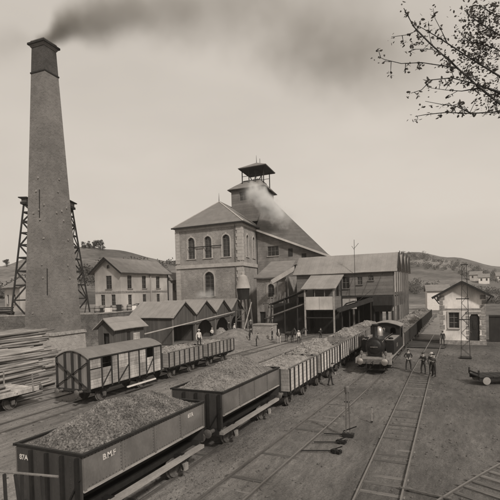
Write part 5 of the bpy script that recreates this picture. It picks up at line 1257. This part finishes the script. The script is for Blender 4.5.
rng = random.Random(8); cs = MB()
for _ in range(5000):
    y = rng.uniform(7, 40); x = XC + rng.gauss(1.6, .9)
    if x > -8.6 or x < XC - .5: continue
    s = rng.choice((.012, .016, .02, .03, .045)); z = gz(x, y) - .05 + s * .3
    k = [cs.p((x + dx * s * rng.uniform(.6, 1.3), y + dy * s * rng.uniform(.6, 1.3), z + dz * s * rng.uniform(.5, 1))) for dx, dy, dz in ((1, 0, 0), (0, 1, 0), (-1, 0, 0), (0, -1, 0), (.1, 0, .9))]
    for i in range(4): cs.face((k[i], k[(i + 1) % 4], k[4]))
tag(cs.build('coal_spill', M_coal), 'spilled coal crumbs along the middle train', 'coal', None, 'stuff')

# ------------------------------------------------------------------ smoke and steam (volumes)
def vol(name, label, loc, rz, size, centre, radius, dens, color, scale, seed, aniso=0, step=None, namp=1.5):
    # size: (x0,x1, halfwidth y, z0,z1) local box; centre/radius/dens: curves over x (list of (x01, value))
    x0, x1, hy_, z0, z1 = size
    o = MB().box(x0, x1, -hy_, hy_, z0, z1).build(name, None) if False else None
    b = MB().box(x0, x1, -hy_, hy_, z0, z1); m = bpy.data.materials.new(name); m.use_nodes = True; t = m.node_tree; t.nodes.clear(); n = t.nodes.new; l = t.links.new
    o = b.build(name, m); o.location = loc; o.rotation_euler.z = rz
    co = n('ShaderNodeTexCoord'); sp = n('ShaderNodeSeparateXYZ'); l(co.outputs['Object'], sp.inputs[0])
    def mth(op, a, c=None):
        r = n('ShaderNodeMath'); r.operation = op
        for k, q in enumerate((a, c)):
            if q is None: continue
            if isinstance(q, (int, float)): r.inputs[k].default_value = q
            else: l(q, r.inputs[k])
        return r.outputs[0]
    tt = mth('DIVIDE', mth('SUBTRACT', sp.outputs[0], x0), x1 - x0)
    def curve(pts):
        lo, hi = min(p[1] for p in pts), max(p[1] for p in pts); rg = (hi - lo) or 1
        f = n('ShaderNodeFloatCurve'); c = f.mapping.curves[0]
        while len(c.points) > 2: c.points.remove(c.points[1])
        for k, (x, v) in enumerate(pts):
            y = (v - lo) / rg
            if k == 0: c.points[0].location = (x, y)
            elif k == len(pts) - 1: c.points[-1].location = (x, y)
            else: c.points.new(x, y)
        f.mapping.update(); l(tt, f.inputs['Value']); return mth('ADD', mth('MULTIPLY', f.outputs[0], rg), lo)
    dz = mth('SUBTRACT', sp.outputs[2], curve(centre)); rad = curve(radius)
    r = mth('SQRT', mth('ADD', mth('MULTIPLY', sp.outputs[1], sp.outputs[1]), mth('MULTIPLY', dz, dz)))
    nn = n('ShaderNodeTexNoise'); nn.inputs['Scale'].default_value = scale; nn.inputs['Detail'].default_value = 3; nn.inputs['Roughness'].default_value = .6
    mp = n('ShaderNodeMapping'); mp.inputs['Location'].default_value = (seed, 0, 0); l(co.outputs['Object'], mp.inputs[0]); l(mp.outputs[0], nn.inputs['Vector'])
    q = mth('SUBTRACT', mth('ADD', mth('SUBTRACT', 1.0, mth('DIVIDE', r, rad)), mth('MULTIPLY', mth('SUBTRACT', nn.outputs[0], .5), namp)), .0)
    q = mth('MINIMUM', mth('MAXIMUM', q, 0.0), 1.0)
    d = mth('MULTIPLY', mth('MULTIPLY', q, q), curve(dens))
    m.cycles.volume_step_rate = step or 1; pv = n('ShaderNodeVolumePrincipled'); pv.inputs['Color'].default_value = (*color, 1); pv.inputs['Anisotropy'].default_value = aniso; l(d, pv.inputs['Density'])
    ou = n('ShaderNodeOutputMaterial'); l(pv.outputs[0], ou.inputs['Volume'])
    return tag(o, label, name.split('_')[-1], None, 'stuff')
vol('chimney_smoke', 'dark smoke drifting right across the sky from the brick chimney', (-43.75, 38.5, 36.9), R(25), (-9, 48, 8.5, -12, 12),
    [(0, .2), (.12, .5), (.155, .3), (.19, 1.6), (.26, 3.0), (.45, 4.0), (.6, 3.0), (.74, -.5), (.86, -2.5), (1, -4)], [(0, 4.0), (.11, 2.6), (.15, 1.2), (.19, 2.2), (.26, 4.0), (.45, 6.8), (.74, 9.5), (1, 8)],
    [(0, .09), (.08, .11), (.14, .2), (.16, 2.4), (.19, 1.8), (.26, .48), (.4, .19), (.6, .125), (.76, .135), (.88, .08), (1, 0)], (.36, .34, .31), .17, 3, 0, .28)
vol('steam_cloud', 'white steam puff rising in front of the roof tower', (-36.9, 88.5, 21.2), R(25), (-6, 7, 3.6, -1, 10.5),
    [(0, 7.6), (.25, 6.6), (.45, 4.6), (.65, 2.6), (1, 1.4)], [(0, 2.0), (.25, 3.2), (.45, 3.6), (.65, 3.0), (1, 2.0)], [(0, 0), (.1, .1), (.25, 1.5), (.45, 2.6), (.65, 1.7), (.9, .2), (1, 0)], (1, .998, .99), .42, 9, .2, .8, 2.0)
vol('steam_wisp', 'small steam wisp above the shed roofs before the pit building', (-42.5, 72, 5.8), R(25), (-3, 3, 1.6, -.5, 3.2),
    [(0, .6), (.5, 1.2), (1, .8)], [(0, .8), (.5, 1.4), (1, .8)], [(0, 0), (.2, .15), (.5, .8), (.8, .15), (1, 0)], (1, .998, .99), .7, 4, 0, .5)

# ------------------------------------------------------------------ haze
hzb = MB().box(-720, 700, -60, 1200, -40, 75).build('haze', None)
hm = bpy.data.materials.new('haze_air'); hm.use_nodes = True; t_ = hm.node_tree; t_.nodes.clear()
pv = t_.nodes.new('ShaderNodeVolumePrincipled'); pv.inputs['Color'].default_value = (.97, .93, .87, 1); pv.inputs['Density'].default_value = .0002
ou = t_.nodes.new('ShaderNodeOutputMaterial'); t_.links.new(pv.outputs[0], ou.inputs['Volume'])
hzb.data.materials.clear(); hzb.data.materials.append(hm); tag(hzb, kind='stuff')
